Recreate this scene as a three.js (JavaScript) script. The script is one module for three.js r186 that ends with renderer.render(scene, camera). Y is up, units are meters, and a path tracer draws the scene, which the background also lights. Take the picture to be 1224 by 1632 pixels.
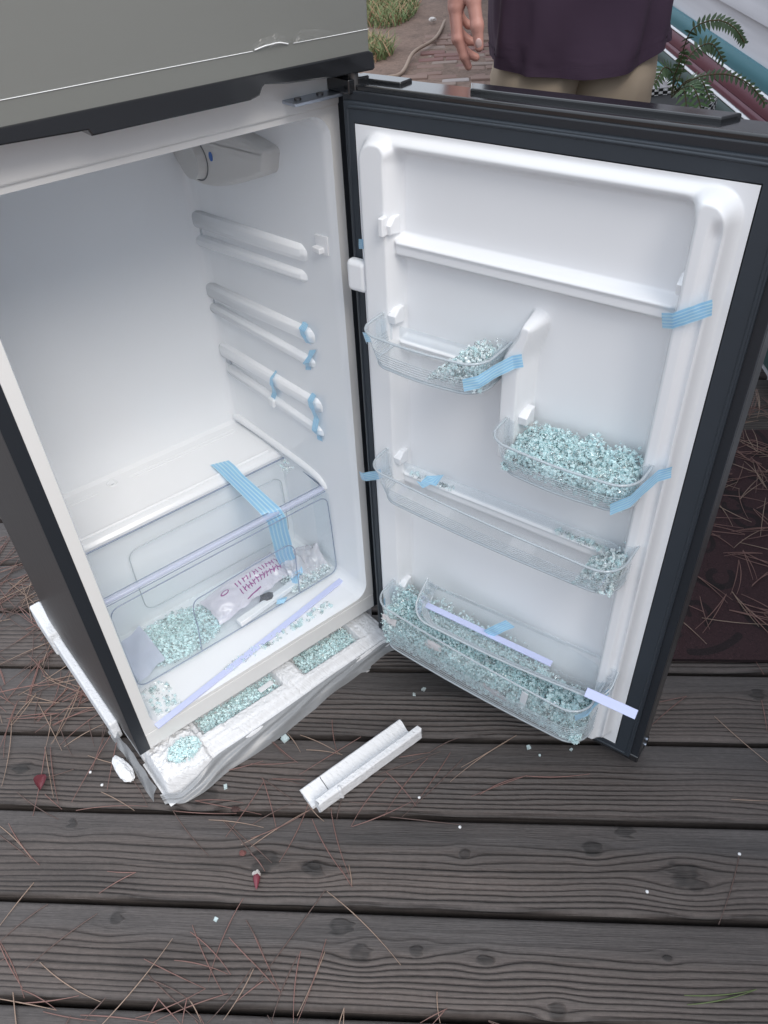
import * as THREE from 'three';
import { mergeGeometries, mergeVertices, toCreasedNormals } from 'three/addons/utils/BufferGeometryUtils.js';
import { RoundedBoxGeometry } from 'three/addons/geometries/RoundedBoxGeometry.js';
import { MarchingCubes } from 'three/addons/objects/MarchingCubes.js';

// ---------- camera, sky, sun, exposure ----------
const scene = new THREE.Scene();
const camera = new THREE.PerspectiveCamera(66.22, 768 / 1024, 0.05, 600);
{
  const R = new THREE.Vector3(0.997006, -0.053835, -0.055507), U = new THREE.Vector3(0.003443, 0.748042, -0.663643), F = new THREE.Vector3(-0.077248, -0.661465, -0.745987);
  camera.position.set(0, 1.3081, 0);
  camera.quaternion.setFromRotationMatrix(new THREE.Matrix4().makeBasis(R, U, F.clone().negate()));
  camera.updateMatrixWorld();
}
const renderer = new THREE.WebGLRenderer({ antialias: true });
renderer.setSize(768, 1024);
renderer.toneMapping = THREE.LinearToneMapping;
renderer.toneMappingExposure = 1.64;
renderer.shadowMap.enabled = true;
renderer.shadowMap.type = THREE.PCFSoftShadowMap;

// small seeded helpers
let seed = 7;
const rnd = () => { seed = (seed * 1664525 + 1013904223) >>> 0; return seed / 4294967296; };
const rr = (a, b) => a + (b - a) * rnd();
const hash = (x, y) => { let h = Math.imul(x, 374761393) + Math.imul(y, 668265263) | 0; h = Math.imul(h ^ (h >>> 13), 1274126177); return ((h ^ (h >>> 16)) >>> 0) / 4294967296; };
const noise = (x, y) => {
  const i = Math.floor(x), j = Math.floor(y), f = x - i, g = y - j, a = f * f * (3 - 2 * f), b = g * g * (3 - 2 * g);
  const p = hash(i, j), q = hash(i + 1, j), r = hash(i, j + 1), s = hash(i + 1, j + 1);
  return (p + (q - p) * a) * (1 - b) + (r + (s - r) * a) * b;
};
const fbm = (x, y) => 0.5 * noise(x, y) + 0.27 * noise(x * 2.1 + 9, y * 2.1 + 4) + 0.15 * noise(x * 4.3 + 3, y * 4.3 + 8) + 0.08 * noise(x * 8.7, y * 8.7);
const clamp = (x, a = 0, b = 1) => Math.min(b, Math.max(a, x));
const ss = (a, b, x) => { const t = clamp((x - a) / (b - a)); return t * t * (3 - 2 * t); };
const V3 = (x, y, z) => new THREE.Vector3(x, y, z);

// overcast sky: an even pale vault, a little brighter overhead
{
  const w = 256, h = 128, data = new Float32Array(w * h * 4);
  for (let j = 0; j < h; j++) for (let i = 0; i < w; i++) {
    const el = (j + 0.5) / h * 2 - 1, a = i / w * 2 * Math.PI;
    const up = clamp(el * 1.15), c = 0.9 + 0.2 * fbm(Math.cos(a) * 2 + 5, Math.sin(a) * 2 + el * 3 + 5);
    const L = (0.5 + 0.62 * up) * c, k = (j * w + i) * 4;
    data[k] = L * 0.92; data[k + 1] = L * 0.995; data[k + 2] = L * 1.11; data[k + 3] = 1;
  }
  const t = new THREE.DataTexture(data, w, h, THREE.RGBAFormat, THREE.FloatType);
  t.mapping = THREE.EquirectangularReflectionMapping; t.magFilter = t.minFilter = THREE.LinearFilter; t.needsUpdate = true;
  scene.background = t; scene.environment = t;
}
const sun = new THREE.DirectionalLight(0xfff6ec, 1.5);
sun.position.set(3.1, 5.6, 3.1); sun.target.position.set(0, 0, -0.8); sun.castShadow = true;
sun.shadow.radius = 62; sun.shadow.mapSize.set(2048, 2048);
Object.assign(sun.shadow.camera, { left: -4, right: 4, top: 5, bottom: -5, near: 0.5, far: 20 });
scene.add(sun, sun.target);

// ---------- materials ----------
const std = (r, g, b, rough, o = {}) => { const m = new THREE.MeshPhysicalMaterial({ roughness: rough, ...o }); m.color.setRGB(r, g, b); return m; };
function tex(w, h, fn, srgb = false) {
  const d = new Uint8Array(w * h * 4);
  for (let j = 0; j < h; j++) for (let i = 0; i < w; i++) { const c = fn(i, j), k = (j * w + i) * 4; d[k] = clamp(c[0]) * 255; d[k + 1] = clamp(c[1]) * 255; d[k + 2] = clamp(c[2]) * 255; d[k + 3] = 255; }
  const t = new THREE.DataTexture(d, w, h); t.wrapS = t.wrapT = THREE.RepeatWrapping; t.magFilter = THREE.LinearFilter; t.minFilter = THREE.LinearMipmapLinearFilter; t.generateMipmaps = true;
  if (srgb) t.colorSpace = THREE.SRGBColorSpace; t.needsUpdate = true; return t;
}
const s2l = (v) => Math.pow(v, 1 / 2.2);
const beadTex = tex(256, 256, (i, j) => { const v = 0.55 * noise(i / 5, j / 5) + 0.3 * noise(i / 2.3 + 40, j / 2.3) + 0.15 * noise(i / 25, j / 25 + 9); return [v, v, v]; });
const orangeTex = tex(256, 256, (i, j) => { const v = 0.6 * noise(i / 3, j / 3) + 0.4 * noise(i / 9 + 7, j / 9); return [v, v, v]; });
const M = {
  liner: std(0.81, 0.835, 0.86, 0.24), whitePlastic: std(0.8, 0.815, 0.835, 0.27), flange: std(0.74, 0.74, 0.73, 0.42),
  control: std(0.6, 0.6, 0.59, 0.42), blueDot: std(0.05, 0.16, 0.5, 0.4), dark: std(0.02, 0.02, 0.022, 0.7),
  steel: std(0.265, 0.272, 0.252, 0.4, { metalness: 0.5 }), side: std(0.085, 0.085, 0.088, 0.36, { metalness: 0.5, bumpMap: orangeTex, bumpScale: 0.0004 }),
  black: std(0.018, 0.022, 0.028, 0.34), gasket: std(0.027, 0.035, 0.045, 0.5), gloss: std(0.012, 0.013, 0.015, 0.14, { clearcoat: 0.5, clearcoatRoughness: 0.1 }), edge: std(0.11, 0.11, 0.112, 0.32, { metalness: 0.6 }),
  metal: std(0.45, 0.5, 0.58, 0.32, { metalness: 0.9 }),
  foam: std(0.72, 0.73, 0.745, 0.85, { bumpMap: beadTex, bumpScale: 0.0018 }),
  clear: std(0.96, 0.975, 0.985, 0.06, { transmission: 0.89, thickness: 0, ior: 1.42, side: THREE.DoubleSide }),
  clearDrawer: std(0.97, 0.988, 0.995, 0.07, { transmission: 0.97, thickness: 0, ior: 1.33, side: THREE.DoubleSide }),
  rim: std(0.72, 0.77, 0.8, 0.12, { transmission: 0.55, thickness: 0, ior: 1.49 }),
  rimDark: std(0.45, 0.52, 0.64, 0.12, { transmission: 0.5, thickness: 0, ior: 1.49 }),
  lavender: std(0.58, 0.63, 0.88, 0.4), lavenderClear: std(0.84, 0.87, 0.97, 0.15, { transmission: 0.6, thickness: 0 }),
  glass: std(0.87, 0.975, 0.983, 0.03, { transmission: 0.62, thickness: 0, ior: 1.46 }),
  glassClear: std(0.95, 0.99, 0.99, 0.0, { transmission: 0.93, thickness: 0.006, ior: 1.45 }),
  glassPale: std(0.81, 0.945, 0.955, 0.55, { transmission: 0.45, thickness: 0, ior: 1.35 }),
  glassBed: std(0.74, 0.925, 0.94, 0.4),
  glassWhite: std(0.86, 0.925, 0.93, 0.5, { transmission: 0.45, thickness: 0, ior: 1.35 }),
  glassWhiteBed: std(0.78, 0.85, 0.86, 0.5),
  wrap: std(0.5, 0.515, 0.53, 0.3, { transmission: 0.6, thickness: 0, side: THREE.DoubleSide }),
  film: std(0.99, 0.99, 0.99, 0.18, { transmission: 0.985, thickness: 0, ior: 1.3, side: THREE.DoubleSide }),
  bag: std(0.86, 0.85, 0.9, 0.2, { transmission: 0.5, thickness: 0, side: THREE.DoubleSide }),
};
const tapeTex = tex(64, 64, (i, j) => { const s = 0.5 + 0.5 * Math.cos(j / 64 * Math.PI * 2 * 5), k = ss(0.55, 0.95, s), n = noise(i / 6, j / 3) * 0.05; return [0.6 + 0.17 * k + n, 0.8 + 0.1 * k + n, 0.95 + 0.03 * k]; }, true);
M.tape = new THREE.MeshPhysicalMaterial({ map: tapeTex, roughness: 0.42, transmission: 0.28, thickness: 0, side: THREE.DoubleSide });

// ---------- building helpers ----------
const used = new Map();
function numbered(n) { const k = used.get(n) || 0; used.set(n, k + 1); return k ? `${n}_${String(k).padStart(3, '0')}` : n; }
const quatOf = (X, Y, Z) => new THREE.Quaternion().setFromRotationMatrix(new THREE.Matrix4().makeBasis(X, Y, Z));
const FR = { o: V3(-0.5477, 0, -0.73592), q: quatOf(V3(0.732302, -0.022324, -0.680614), V3(0.01183, 0.999729, -0.020063), V3(0.680877, 0.006641, 0.732368)) };
const WORLD = { o: V3(0, 0, 0), q: new THREE.Quaternion() };
const doorLocal = { p: V3(0.5253, 0, 0.0573), a: -75.19 * Math.PI / 180 };
const DR = { o: doorLocal.p.clone().applyQuaternion(FR.q).add(FR.o), q: FR.q.clone().multiply(new THREE.Quaternion().setFromAxisAngle(V3(0, 1, 0), doorLocal.a)) };
const frame = (o, q) => ({ o, q });
const bases = new WeakMap();
function thing(name, label, category, fr = WORLD, base = [0, 0, 0], group) {
  const g = new THREE.Group(); g.name = numbered(name);
  g.quaternion.copy(fr.q); g.position.set(...base).applyQuaternion(fr.q).add(fr.o);
  g.userData = { label, category }; if (group) g.userData.group = group;
  bases.set(g, V3(...base)); scene.add(g); return g;
}
function place(o) { o.traverse((m) => { if (m.isMesh) { m.castShadow = true; m.receiveShadow = true; } }); return o; }
const foamUV = (g) => { const p = g.attributes.position, u = new Float32Array(p.count * 2); for (let i = 0; i < p.count; i++) { u[i * 2] = (p.getX(i) + p.getY(i) * 0.6) * 5; u[i * 2 + 1] = (p.getZ(i) + p.getY(i) * 0.8) * 5; } g.setAttribute('uv', new THREE.BufferAttribute(u, 2)); };
function part(parent, name, geo, mat, label) {
  const list = Array.isArray(geo) ? geo : [geo];
  let g = list.length > 1 ? mergeGeometries(list.map((x) => { const y = x.index ? x.toNonIndexed() : x; for (const k of Object.keys(y.attributes)) if (!['position', 'normal', 'uv'].includes(k)) y.deleteAttribute(k); return y; })) : list[0];
  if (mat === M.foam) foamUV(g);
  const b = bases.get(parent); if (b) g.translate(-b.x, -b.y, -b.z);
  const m = new THREE.Mesh(g, mat); m.name = name; if (label) m.userData.label = label;
  m.castShadow = m.receiveShadow = true;
  if (b) { bases.set(m, b); }
  parent.add(m); return m;
}
function solo(name, label, category, geo, mat, fr = WORLD, base = [0, 0, 0], group) {   // a thing that is one mesh
  const list = Array.isArray(geo) ? geo : [geo];
  const g = list.length > 1 ? mergeGeometries(list.map((x) => (x.index ? x.toNonIndexed() : x))) : list[0];
  if (mat === M.foam) foamUV(g);
  g.translate(-base[0], -base[1], -base[2]);
  const m = new THREE.Mesh(g, mat); m.name = numbered(name); m.castShadow = m.receiveShadow = true;
  m.quaternion.copy(fr.q); m.position.set(...base).applyQuaternion(fr.q).add(fr.o);
  m.userData = { label, category }; if (group) m.userData.group = group;
  scene.add(m); return m;
}
const structure = (o) => { o.userData.kind = 'structure'; delete o.userData.category; return o; };
const box = (x0, x1, y0, y1, z0, z1, r = 0.002, seg = 2) => {
  const w = x1 - x0, h = y1 - y0, d = z1 - z0;
  const g = r > 0 ? new RoundedBoxGeometry(w, h, d, seg, Math.min(r, w / 2.01, h / 2.01, d / 2.01)) : new THREE.BoxGeometry(w, h, d);
  return g.translate((x0 + x1) / 2, (y0 + y1) / 2, (z0 + z1) / 2);
};
const shapeOf = (pts) => new THREE.Shape(pts.map((p) => new THREE.Vector2(p[0], p[1])));
function extr(shape, len, bev) { return new THREE.ExtrudeGeometry(shape, { depth: len - 2 * bev, bevelEnabled: bev > 0, bevelSize: bev, bevelThickness: bev, bevelOffset: -bev, bevelSegments: 2, curveSegments: 16 }).translate(0, 0, bev); }
const prismUV = (pts, n0, n1, bev = 0.0015) => extr(pts instanceof THREE.Shape ? pts : shapeOf(pts), n1 - n0, bev).translate(0, 0, n0);
const prismNV = (pts, u0, u1, bev = 0.0015) => extr(pts instanceof THREE.Shape ? pts : shapeOf(pts), u1 - u0, bev).rotateY(-Math.PI / 2).translate(u1, 0, 0);
const prismUN = (pts, v0, v1, bev = 0.0015) => extr(pts instanceof THREE.Shape ? pts : shapeOf(pts), v1 - v0, bev).rotateX(Math.PI / 2).translate(0, v1, 0);
function rod(a, b, r, seg = 6) {
  const A = V3(...a), B = V3(...b), d = B.clone().sub(A), g = new THREE.CylinderGeometry(r, r, d.length(), seg);
  g.applyQuaternion(new THREE.Quaternion().setFromUnitVectors(V3(0, 1, 0), d.normalize())); return g.translate(...A.add(B).multiplyScalar(0.5).toArray());
}
function tube(pts, r, seg = 6, closed = false, n) {
  const c = new THREE.CatmullRomCurve3(pts.map((p) => V3(...p)), closed, 'centripetal');
  return new THREE.TubeGeometry(c, n || pts.length * 5, r, seg, closed);
}
function grid(nu, nv, fn, flip = false) {           // a sheet: fn(s, t) -> [x, y, z]
  const p = [], uv = [], ix = [];
  for (let j = 0; j <= nv; j++) for (let i = 0; i <= nu; i++) { const s = i / nu, t = j / nv; p.push(...fn(s, t)); uv.push(s, t); }
  for (let j = 0; j < nv; j++) for (let i = 0; i < nu; i++) { const a = j * (nu + 1) + i, b = a + 1, c = a + nu + 1, d = c + 1; flip ? ix.push(a, c, b, b, c, d) : ix.push(a, b, c, b, d, c); }
  const g = new THREE.BufferGeometry(); g.setAttribute('position', new THREE.Float32BufferAttribute(p, 3)); g.setAttribute('uv', new THREE.Float32BufferAttribute(uv, 2)); g.setIndex(ix); g.computeVertexNormals(); return g;
}
function ribbon(pts, wid, thick = 0.0003) {         // tape: centre points, half-width vectors (one or one per point)
  const n = pts.length, W = (i) => (Array.isArray(wid[0]) ? wid[i] : wid);
  const P = (s) => { const f = s * (n - 1), i = Math.min(n - 2, Math.floor(f)), k = f - i; return [0, 1, 2].map((c) => pts[i][c] * (1 - k) + pts[i + 1][c] * k).concat([0, 1, 2].map((c) => W(i)[c] * (1 - k) + W(i + 1)[c] * k)); };
  return grid((n - 1) * 6, 3, (s, t) => { const q = P(s), k = t * 2 - 1, w = 0.0022 * (noise(s * 7 + pts[0][0] * 90, t * 2 + pts[0][1] * 70) - 0.5), c = 1 + 0.05 * (noise(s * 9, pts[0][1] * 200 + t) - 0.5); return [q[0] + q[3] * k * c + w, q[1] + q[4] * k * c + w * 0.5, q[2] + q[5] * k * c + w]; });
}
function roundRect(x0, x1, y0, y1, r, k = 6) {
  const o = [];
  for (const [cx, cy, a0] of [[x1 - r, y1 - r, 0], [x0 + r, y1 - r, 90], [x0 + r, y0 + r, 180], [x1 - r, y0 + r, 270]]) for (let i = 0; i <= k; i++) { const a = (a0 + 90 * i / k) * Math.PI / 180; o.push([cx + r * Math.cos(a), cy + r * Math.sin(a)]); }
  return o;
}
function loft(rings, cap = true) {                  // rings of equal length [[x,y,z]...], closed; optional end cap on the last
  const n = rings[0].length, p = [], ix = [];
  rings.forEach((r) => r.forEach((q) => p.push(...q)));
  for (let j = 0; j < rings.length - 1; j++) for (let i = 0; i < n; i++) { const a = j * n + i, b = j * n + (i + 1) % n, c = a + n, d = b + n; ix.push(a, c, b, b, c, d); }
  if (cap) { const l = rings[rings.length - 1], c = [0, 1, 2].map((k) => l.reduce((s, q) => s + q[k], 0) / n), at = p.length / 3; p.push(...c); for (let i = 0; i < n; i++) ix.push((rings.length - 1) * n + i, at, (rings.length - 1) * n + (i + 1) % n); }
  const g = new THREE.BufferGeometry(); g.setAttribute('position', new THREE.Float32BufferAttribute(p, 3)); g.setIndex(ix);
  g.setAttribute('uv', new THREE.Float32BufferAttribute(new Float32Array(p.length / 3 * 2), 2));
  return toCreasedNormals(g, 0.6);
}
function jitter(g, amp, f, off = 0) {               // push the surface about with noise along its normals
  const p = g.attributes.position, nn = g.attributes.normal;
  for (let i = 0; i < p.count; i++) {
    const x = p.getX(i), y = p.getY(i), z = p.getZ(i), k = (fbm(x * f + y * f * 0.7 + off, z * f - y * f * 0.6 + off) - 0.5) * 2 * amp;
    p.setXYZ(i, x + k * nn.getX(i), y + k * nn.getY(i), z + k * nn.getZ(i));
  }
  p.needsUpdate = true; return g;
}
const smoothed = (g, a = 0.7) => { g.deleteAttribute('normal'); const u = g.attributes.uv; return toCreasedNormals(mergeVertices(g, 1e-5), a); };
function lump(rx, ry, rz, det, amp, f, off) {       // an irregular lump round the origin
  const g = new THREE.IcosahedronGeometry(1, det), p = g.attributes.position;
  for (let i = 0; i < p.count; i++) { const x = p.getX(i), y = p.getY(i), z = p.getZ(i), k = 1 + amp * (fbm(x * f + off, z * f + y * f * 1.3 + off) - 0.5) * 2; p.setXYZ(i, x * rx * k, y * ry * k, z * rz * k); }
  g.computeVertexNormals(); return g;
}
// broken tempered glass: little blunt chunks
const chips = [0, 1, 2, 3].map((n) => {
  const g = new THREE.BoxGeometry(1, n === 2 ? 0.4 : 0.72, 0.85).toNonIndexed(), p = g.attributes.position, seen = new Map();
  for (let i = 0; i < p.count; i++) { const k = [p.getX(i), p.getY(i), p.getZ(i)].map((v) => Math.sign(v)).join(); if (!seen.has(k)) seen.set(k, [rr(0.55, 1.2), rr(0.6, 1.15), rr(0.55, 1.2)]); const j = seen.get(k); p.setXYZ(i, p.getX(i) * j[0], p.getY(i) * j[1], p.getZ(i) * j[2]); }
  g.computeVertexNormals(); return g;
});
function heap(name, label, fr, base, n, sample, s0, s1, clearer = false) {   // n chips at sample() -> [x,y,z]; several shapes in one stuff object
  if (n > 250) { n = Math.round(n * 1.35); s0 *= 0.78; s1 *= 0.78; }
  const g = thing(name, label, 'broken glass', fr, base); g.userData.kind = 'stuff';
  const q = new THREE.Quaternion(), e = new THREE.Euler(), m = new THREE.Matrix4();
  chips.forEach((c, k) => {
    const cnt = Math.ceil(n / chips.length), im = new THREE.InstancedMesh(c, [M.glass, clearer ? M.glassWhite : M.glassPale, M.glass, M.glassClear][k], cnt);
    for (let i = 0; i < cnt; i++) { const p = sample(); e.set(rr(0, 6), rr(0, 6), rr(0, 6)); const s = s0 * 0.7 + (s1 * 1.05 - s0 * 0.7) * Math.pow(rnd(), 2.2); m.compose(V3(p[0] - base[0], p[1] - base[1], p[2] - base[2]), q.setFromEuler(e), V3(s, s, s)); im.setMatrixAt(i, m); }
    im.name = 'glass_fragments'; im.userData.kind = 'stuff'; im.castShadow = im.receiveShadow = true; g.add(im);
  });
  if (n > 250) {                                    // paler packed crumbs deeper in the heap
    const cnt = Math.round(n * 0.9), im = new THREE.InstancedMesh(chips[2], clearer ? M.glassWhiteBed : M.glassBed, cnt);
    for (let i = 0; i < cnt; i++) { const p = sample(); e.set(rr(0, 6), rr(0, 6), rr(0, 6)); const s = rr(s1 * 0.5, s1 * 1.0); m.compose(V3((p[0] - base[0]) * 0.96, (p[1] - base[1]) * 0.86, (p[2] - base[2]) * 0.9), q.setFromEuler(e), V3(s, s, s)); im.setMatrixAt(i, m); }
    im.name = 'packed_glass'; im.userData.kind = 'stuff'; im.castShadow = im.receiveShadow = true; g.add(im);
  }
  return g;
}

// ---------- the setting: ground, deck, path, house wall ----------
const soilTex = tex(512, 512, (i, j) => { const a = fbm(i / 60, j / 60), b = noise(i / 2.2, j / 2.2), c = noise(i / 7 + 30, j / 7); const k = 0.6 + 0.5 * a + 0.35 * (b - 0.5) + 0.3 * (c - 0.5); return [s2l(0.2 * k), s2l(0.135 * k), s2l(0.105 * k)]; }, true);
soilTex.repeat.set(160, 160);
const soil = new THREE.MeshStandardMaterial({ map: soilTex, roughness: 0.95, bumpMap: soilTex, bumpScale: 0.03 });
{
  const g = new THREE.PlaneGeometry(240, 240, 240, 240).rotateX(-Math.PI / 2), p = g.attributes.position;
  for (let i = 0; i < p.count; i++) { const x = p.getX(i), z = p.getZ(i); p.setY(i, -0.2 + 0.12 * (fbm(x * 0.4, z * 0.4) - 0.5) * ss(3, 8, Math.abs(z + 2) + Math.abs(x) * 0.4)); }
  g.computeVertexNormals();
  const m = new THREE.Mesh(g, soil); m.name = 'ground'; m.receiveShadow = true; m.userData = { label: 'bare brown soil around the deck', kind: 'structure' }; scene.add(m);
}
// deck planks: weathered softwood with raised grain and knots
const PW = 2048, PH = 176;
function plankMaterial(sd, knots) {
  const col = new Uint8Array(PW * PH * 4), bmp = new Uint8Array(PW * PH * 4);
  for (let j = 0; j < PH; j++) for (let i = 0; i < PW; i++) {
    const x = i / PW * 2.4 - 1.2, s = j / (PH - 1);          // s: 0 far edge, 1 near edge
    let q = s * 0.155, dark = 0, ringK = 0;
    q += (fbm(x * 2.2 + sd * 17, s * 1.5 + sd) - 0.5) * 0.032 + (noise(x * 9 + sd * 5, s * 3) - 0.5) * 0.005;
    for (const [kx, ks, kr] of knots) {
      const dx = (x - kx) / (kr * 3.0), ds = (s - ks) * 0.155 / (kr * 2.6), e = Math.exp(-(dx * dx + ds * ds));
      q += Math.tanh((s - ks) * 0.155 / (kr * 0.8) + 0.25) * -e * kr * 1.25;
      const rr2 = Math.hypot((x - kx) * 0.85, (s - ks) * 0.155) / kr + (noise(x * 60 + sd, s * 25) - 0.5) * 0.9 + (noise(x * 25 + sd * 3, s * 9) - 0.5) * 0.8;
      if (rr2 < 1.4) { const k = 1 - ss(0.7, 1.3, rr2); dark = Math.max(dark, k); ringK = Math.max(ringK, k * (0.5 + 0.5 * Math.sin(rr2 * 9 + noise(x * 90, s * 40) * 4))); }
      const tail = Math.exp(-Math.pow((s - ks) * 0.155 / (kr * 1.1), 2)) * Math.exp(-Math.abs(x - kx) / (kr * 4)); dark = Math.max(dark, 0.35 * tail);
    }
    const body = ss(0.22, 0.46, s + (fbm(x * 1.3 + sd * 9, s * 2 + 3) - 0.5) * 0.45);
    const w = q * (42 + 36 * s) + 0.07 * (noise(x * 14 + sd, s * 30) - 0.5), ph = w - Math.floor(w), band = hash(Math.floor(w) + 500, sd);
    const groove = Math.pow(1 - Math.abs(ph - 0.5) * 2, 2.2) * (0.65 + 0.35 * band) * (0.75 + 0.35 * noise(x * 2.2 + sd * 13, s * 7));           // dark latewood line
    const slope = 0.5 + 0.5 * Math.sin((ph - 0.1) * 6.283);
    const fib = noise(x * 26 + sd, s * 150) * 0.6 + noise(x * 70 + sd, s * 300 + 7) * 0.4, mott = fbm(x * 4 + sd * 3, s * 4), fine = hash(i + sd * 991, j);
    let L = 0.071 * (0.7 + 0.62 * mott) * (0.87 + 0.24 * fib) * (0.92 + 0.16 * fine) * (0.88 + 0.26 * noise(x * 160 + sd, s * 60));
    L *= 1 - groove * (0.1 + 0.7 * body); L *= 0.86 + (0.02 + 0.42 * slope) * body;
    const crack = noise(x * 5 + sd * 31, s * 48 + sd); if (crack > 0.86) L *= 1 - (crack - 0.86) * 3.5;
    L *= 1 - dark * 0.62 * (0.65 + 0.5 * noise(x * 110 + sd, s * 18)); L *= 1 - 0.3 * ss(0.55, 0.78, fbm(x * 2.6 + sd * 41, s * 1.6 + sd));
    const edge = ss(0, 0.03, s) * ss(0, 0.05, 1 - s); L *= 0.7 + 0.3 * edge;
    const warm = 0.5 + 0.5 * (fbm(x * 2 + sd * 7 + 50, s * 3) - 0.35) * 1.6 + 0.75 * body - 0.1, k = (j * PW + i) * 4;
    col[k] = s2l(L * (1.02 + 0.13 * warm)) * 255; col[k + 1] = s2l(L * (0.95 + 0.005 * warm)) * 255; col[k + 2] = s2l(L * (0.95 - 0.07 * warm)) * 255; col[k + 3] = 255;
    const H = 0.62 - groove * (0.08 + 0.5 * body) + 0.12 * slope * body + 0.1 * fib - 0.2 * dark;
    bmp[k] = bmp[k + 1] = bmp[k + 2] = clamp(H) * 255; bmp[k + 3] = 255;
  }
  const mk = (d, srgb) => { const t = new THREE.DataTexture(d, PW, PH); t.wrapS = THREE.RepeatWrapping; t.wrapT = THREE.ClampToEdgeWrapping; t.magFilter = THREE.LinearFilter; t.minFilter = THREE.LinearMipmapLinearFilter; t.generateMipmaps = true; if (srgb) t.colorSpace = THREE.SRGBColorSpace; t.needsUpdate = true; return t; };
  return new THREE.MeshStandardMaterial({ map: mk(col, true), bumpMap: mk(bmp), bumpScale: 0.008, roughness: 0.64 });
}
const knotSets = [
  [[0.35, 0.7, 0.013]],
  [[-0.72, 0.3, 0.009], [0.16, 0.62, 0.011], [0.6, 0.3, 0.01]],
  [[-0.44, 0.84, 0.02], [-0.8, 0.5, 0.012], [0.62, 0.3, 0.012]],
  [[-0.3, 0.55, 0.018], [-0.22, 0.62, 0.013], [0.245, 0.3, 0.012], [0.385, 0.58, 0.02], [0.3, 0.08, 0.01], [0.03, 0.4, 0.008], [-0.66, 0.16, 0.01]],
  [[-0.13, 0.42, 0.015], [-0.165, 0.16, 0.013], [-0.045, 0.36, 0.011], [0.055, 0.44, 0.011], [0.16, 0.9, 0.011], [-0.53, 0.16, 0.013], [0.33, 0.35, 0.006]],
  [[-0.4, 0.3, 0.014], [0.2, 0.6, 0.014]],
];
const plankMats = knotSets.map((k, i) => plankMaterial(i + 1, k));
const gapC = { 0: [-1.139, -0.002], 1: [-0.983, -0.0015], 2: [-0.8236, -0.0029], 3: [-0.6671, -0.0013], 4: [-0.5093, -0.0021], 5: [-0.3618, -0.0025] };
const gapAt = (k) => gapC[k] || [-0.667 + 0.1555 * (k - 3), -0.002];
{
  const deck = new THREE.Group(); deck.name = 'deck'; scene.add(deck); deck.userData = { label: 'grey weathered wooden deck of long planks', kind: 'structure' };
  const X0 = -3.2, X1 = 1.6, prof = [];
  for (let k = -9; k < 10; k++) {
    const [c0, s0] = gapAt(k), [c1, s1] = gapAt(k + 1), g = 0.0085, r = 0.007, th = 0.036, dy = (hash(k + 50, 3) - 0.5) * 0.003;
    const zAt = (x, f) => (c0 + s0 * x) * (1 - f) + (c1 + s1 * x - g) * f;
    const prof = [];                                     // [fraction, dz, y, v]
    prof.push([0, 0, -th, 0], [0, 0, -r, 0.001]);
    for (let i = 1; i <= 4; i++) { const a = i / 4 * Math.PI / 2; prof.push([0, r - r * Math.cos(a), -r + r * Math.sin(a), 0.01 + 0.035 * i / 4]); }
    for (let i = 1; i < 5; i++) prof.push([i / 5, (1 - 2 * i / 5) * r, 0.0009 * Math.sin(i / 5 * Math.PI), 0.045 + 0.91 * i / 5]);
    for (let i = 4; i >= 1; i--) { const a = i / 4 * Math.PI / 2; prof.push([1, -r + r * Math.cos(a), -r + r * Math.sin(a), 1 - 0.01 - 0.035 * i / 4]); }
    prof.push([1, 0, -r, 0.999], [1, 0, -th, 1]);
    const n = 48, m = prof.length - 1;
    const geo = grid(m, n, (s, t) => { const [f, dz, y] = prof[Math.round(s * m)], x = X0 + (X1 - X0) * t; return [x, y + dy + 0.0012 * (noise(x * 3, k) - 0.5), zAt(x, f) + dz + (noise(x * 5 + k * 3, f * 9) - 0.5) * 0.0016]; }, true);
    const uv = geo.attributes.uv; for (let j = 0; j <= n; j++) for (let i = 0; i <= m; i++) uv.setXY(j * (m + 1) + i, (X0 + (X1 - X0) * j / n + 1.2 + (k < 0 || k > 5 ? k * 0.43 : 0)) / 2.4, prof[i][3]);
    geo.computeVertexNormals();
    part(deck, 'plank', geo, plankMats[((k % 6) + 6) % 6]);
  }
  const sm = std(0.03, 0.028, 0.028, 0.6, { metalness: 0.4 });
  for (const [x, z] of [[-0.185, -0.392], [-0.183, -0.438], [-0.187, -0.582], [-0.19, -0.735], [0.43, -0.44], [0.432, -0.59], [-0.79, -0.6], [0.44, -0.9]]) part(deck, 'screw', [new THREE.CylinderGeometry(0.0036, 0.0036, 0.002, 12).translate(x, -0.0002, z), new THREE.TorusGeometry(0.0044, 0.0009, 5, 16).rotateX(Math.PI / 2).translate(x, 0.0004, z)], sm);
  const joist = new THREE.MeshStandardMaterial({ roughness: 0.9 }); joist.color.setRGB(0.02, 0.018, 0.016);
  for (const x of [-2.6, -2, -1.4, -0.8, -0.2, 0.4, 1]) part(deck, 'joist', box(x - 0.02, x + 0.02, -0.17, -0.038, -2.05, 0.85, 0), joist);
}
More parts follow.
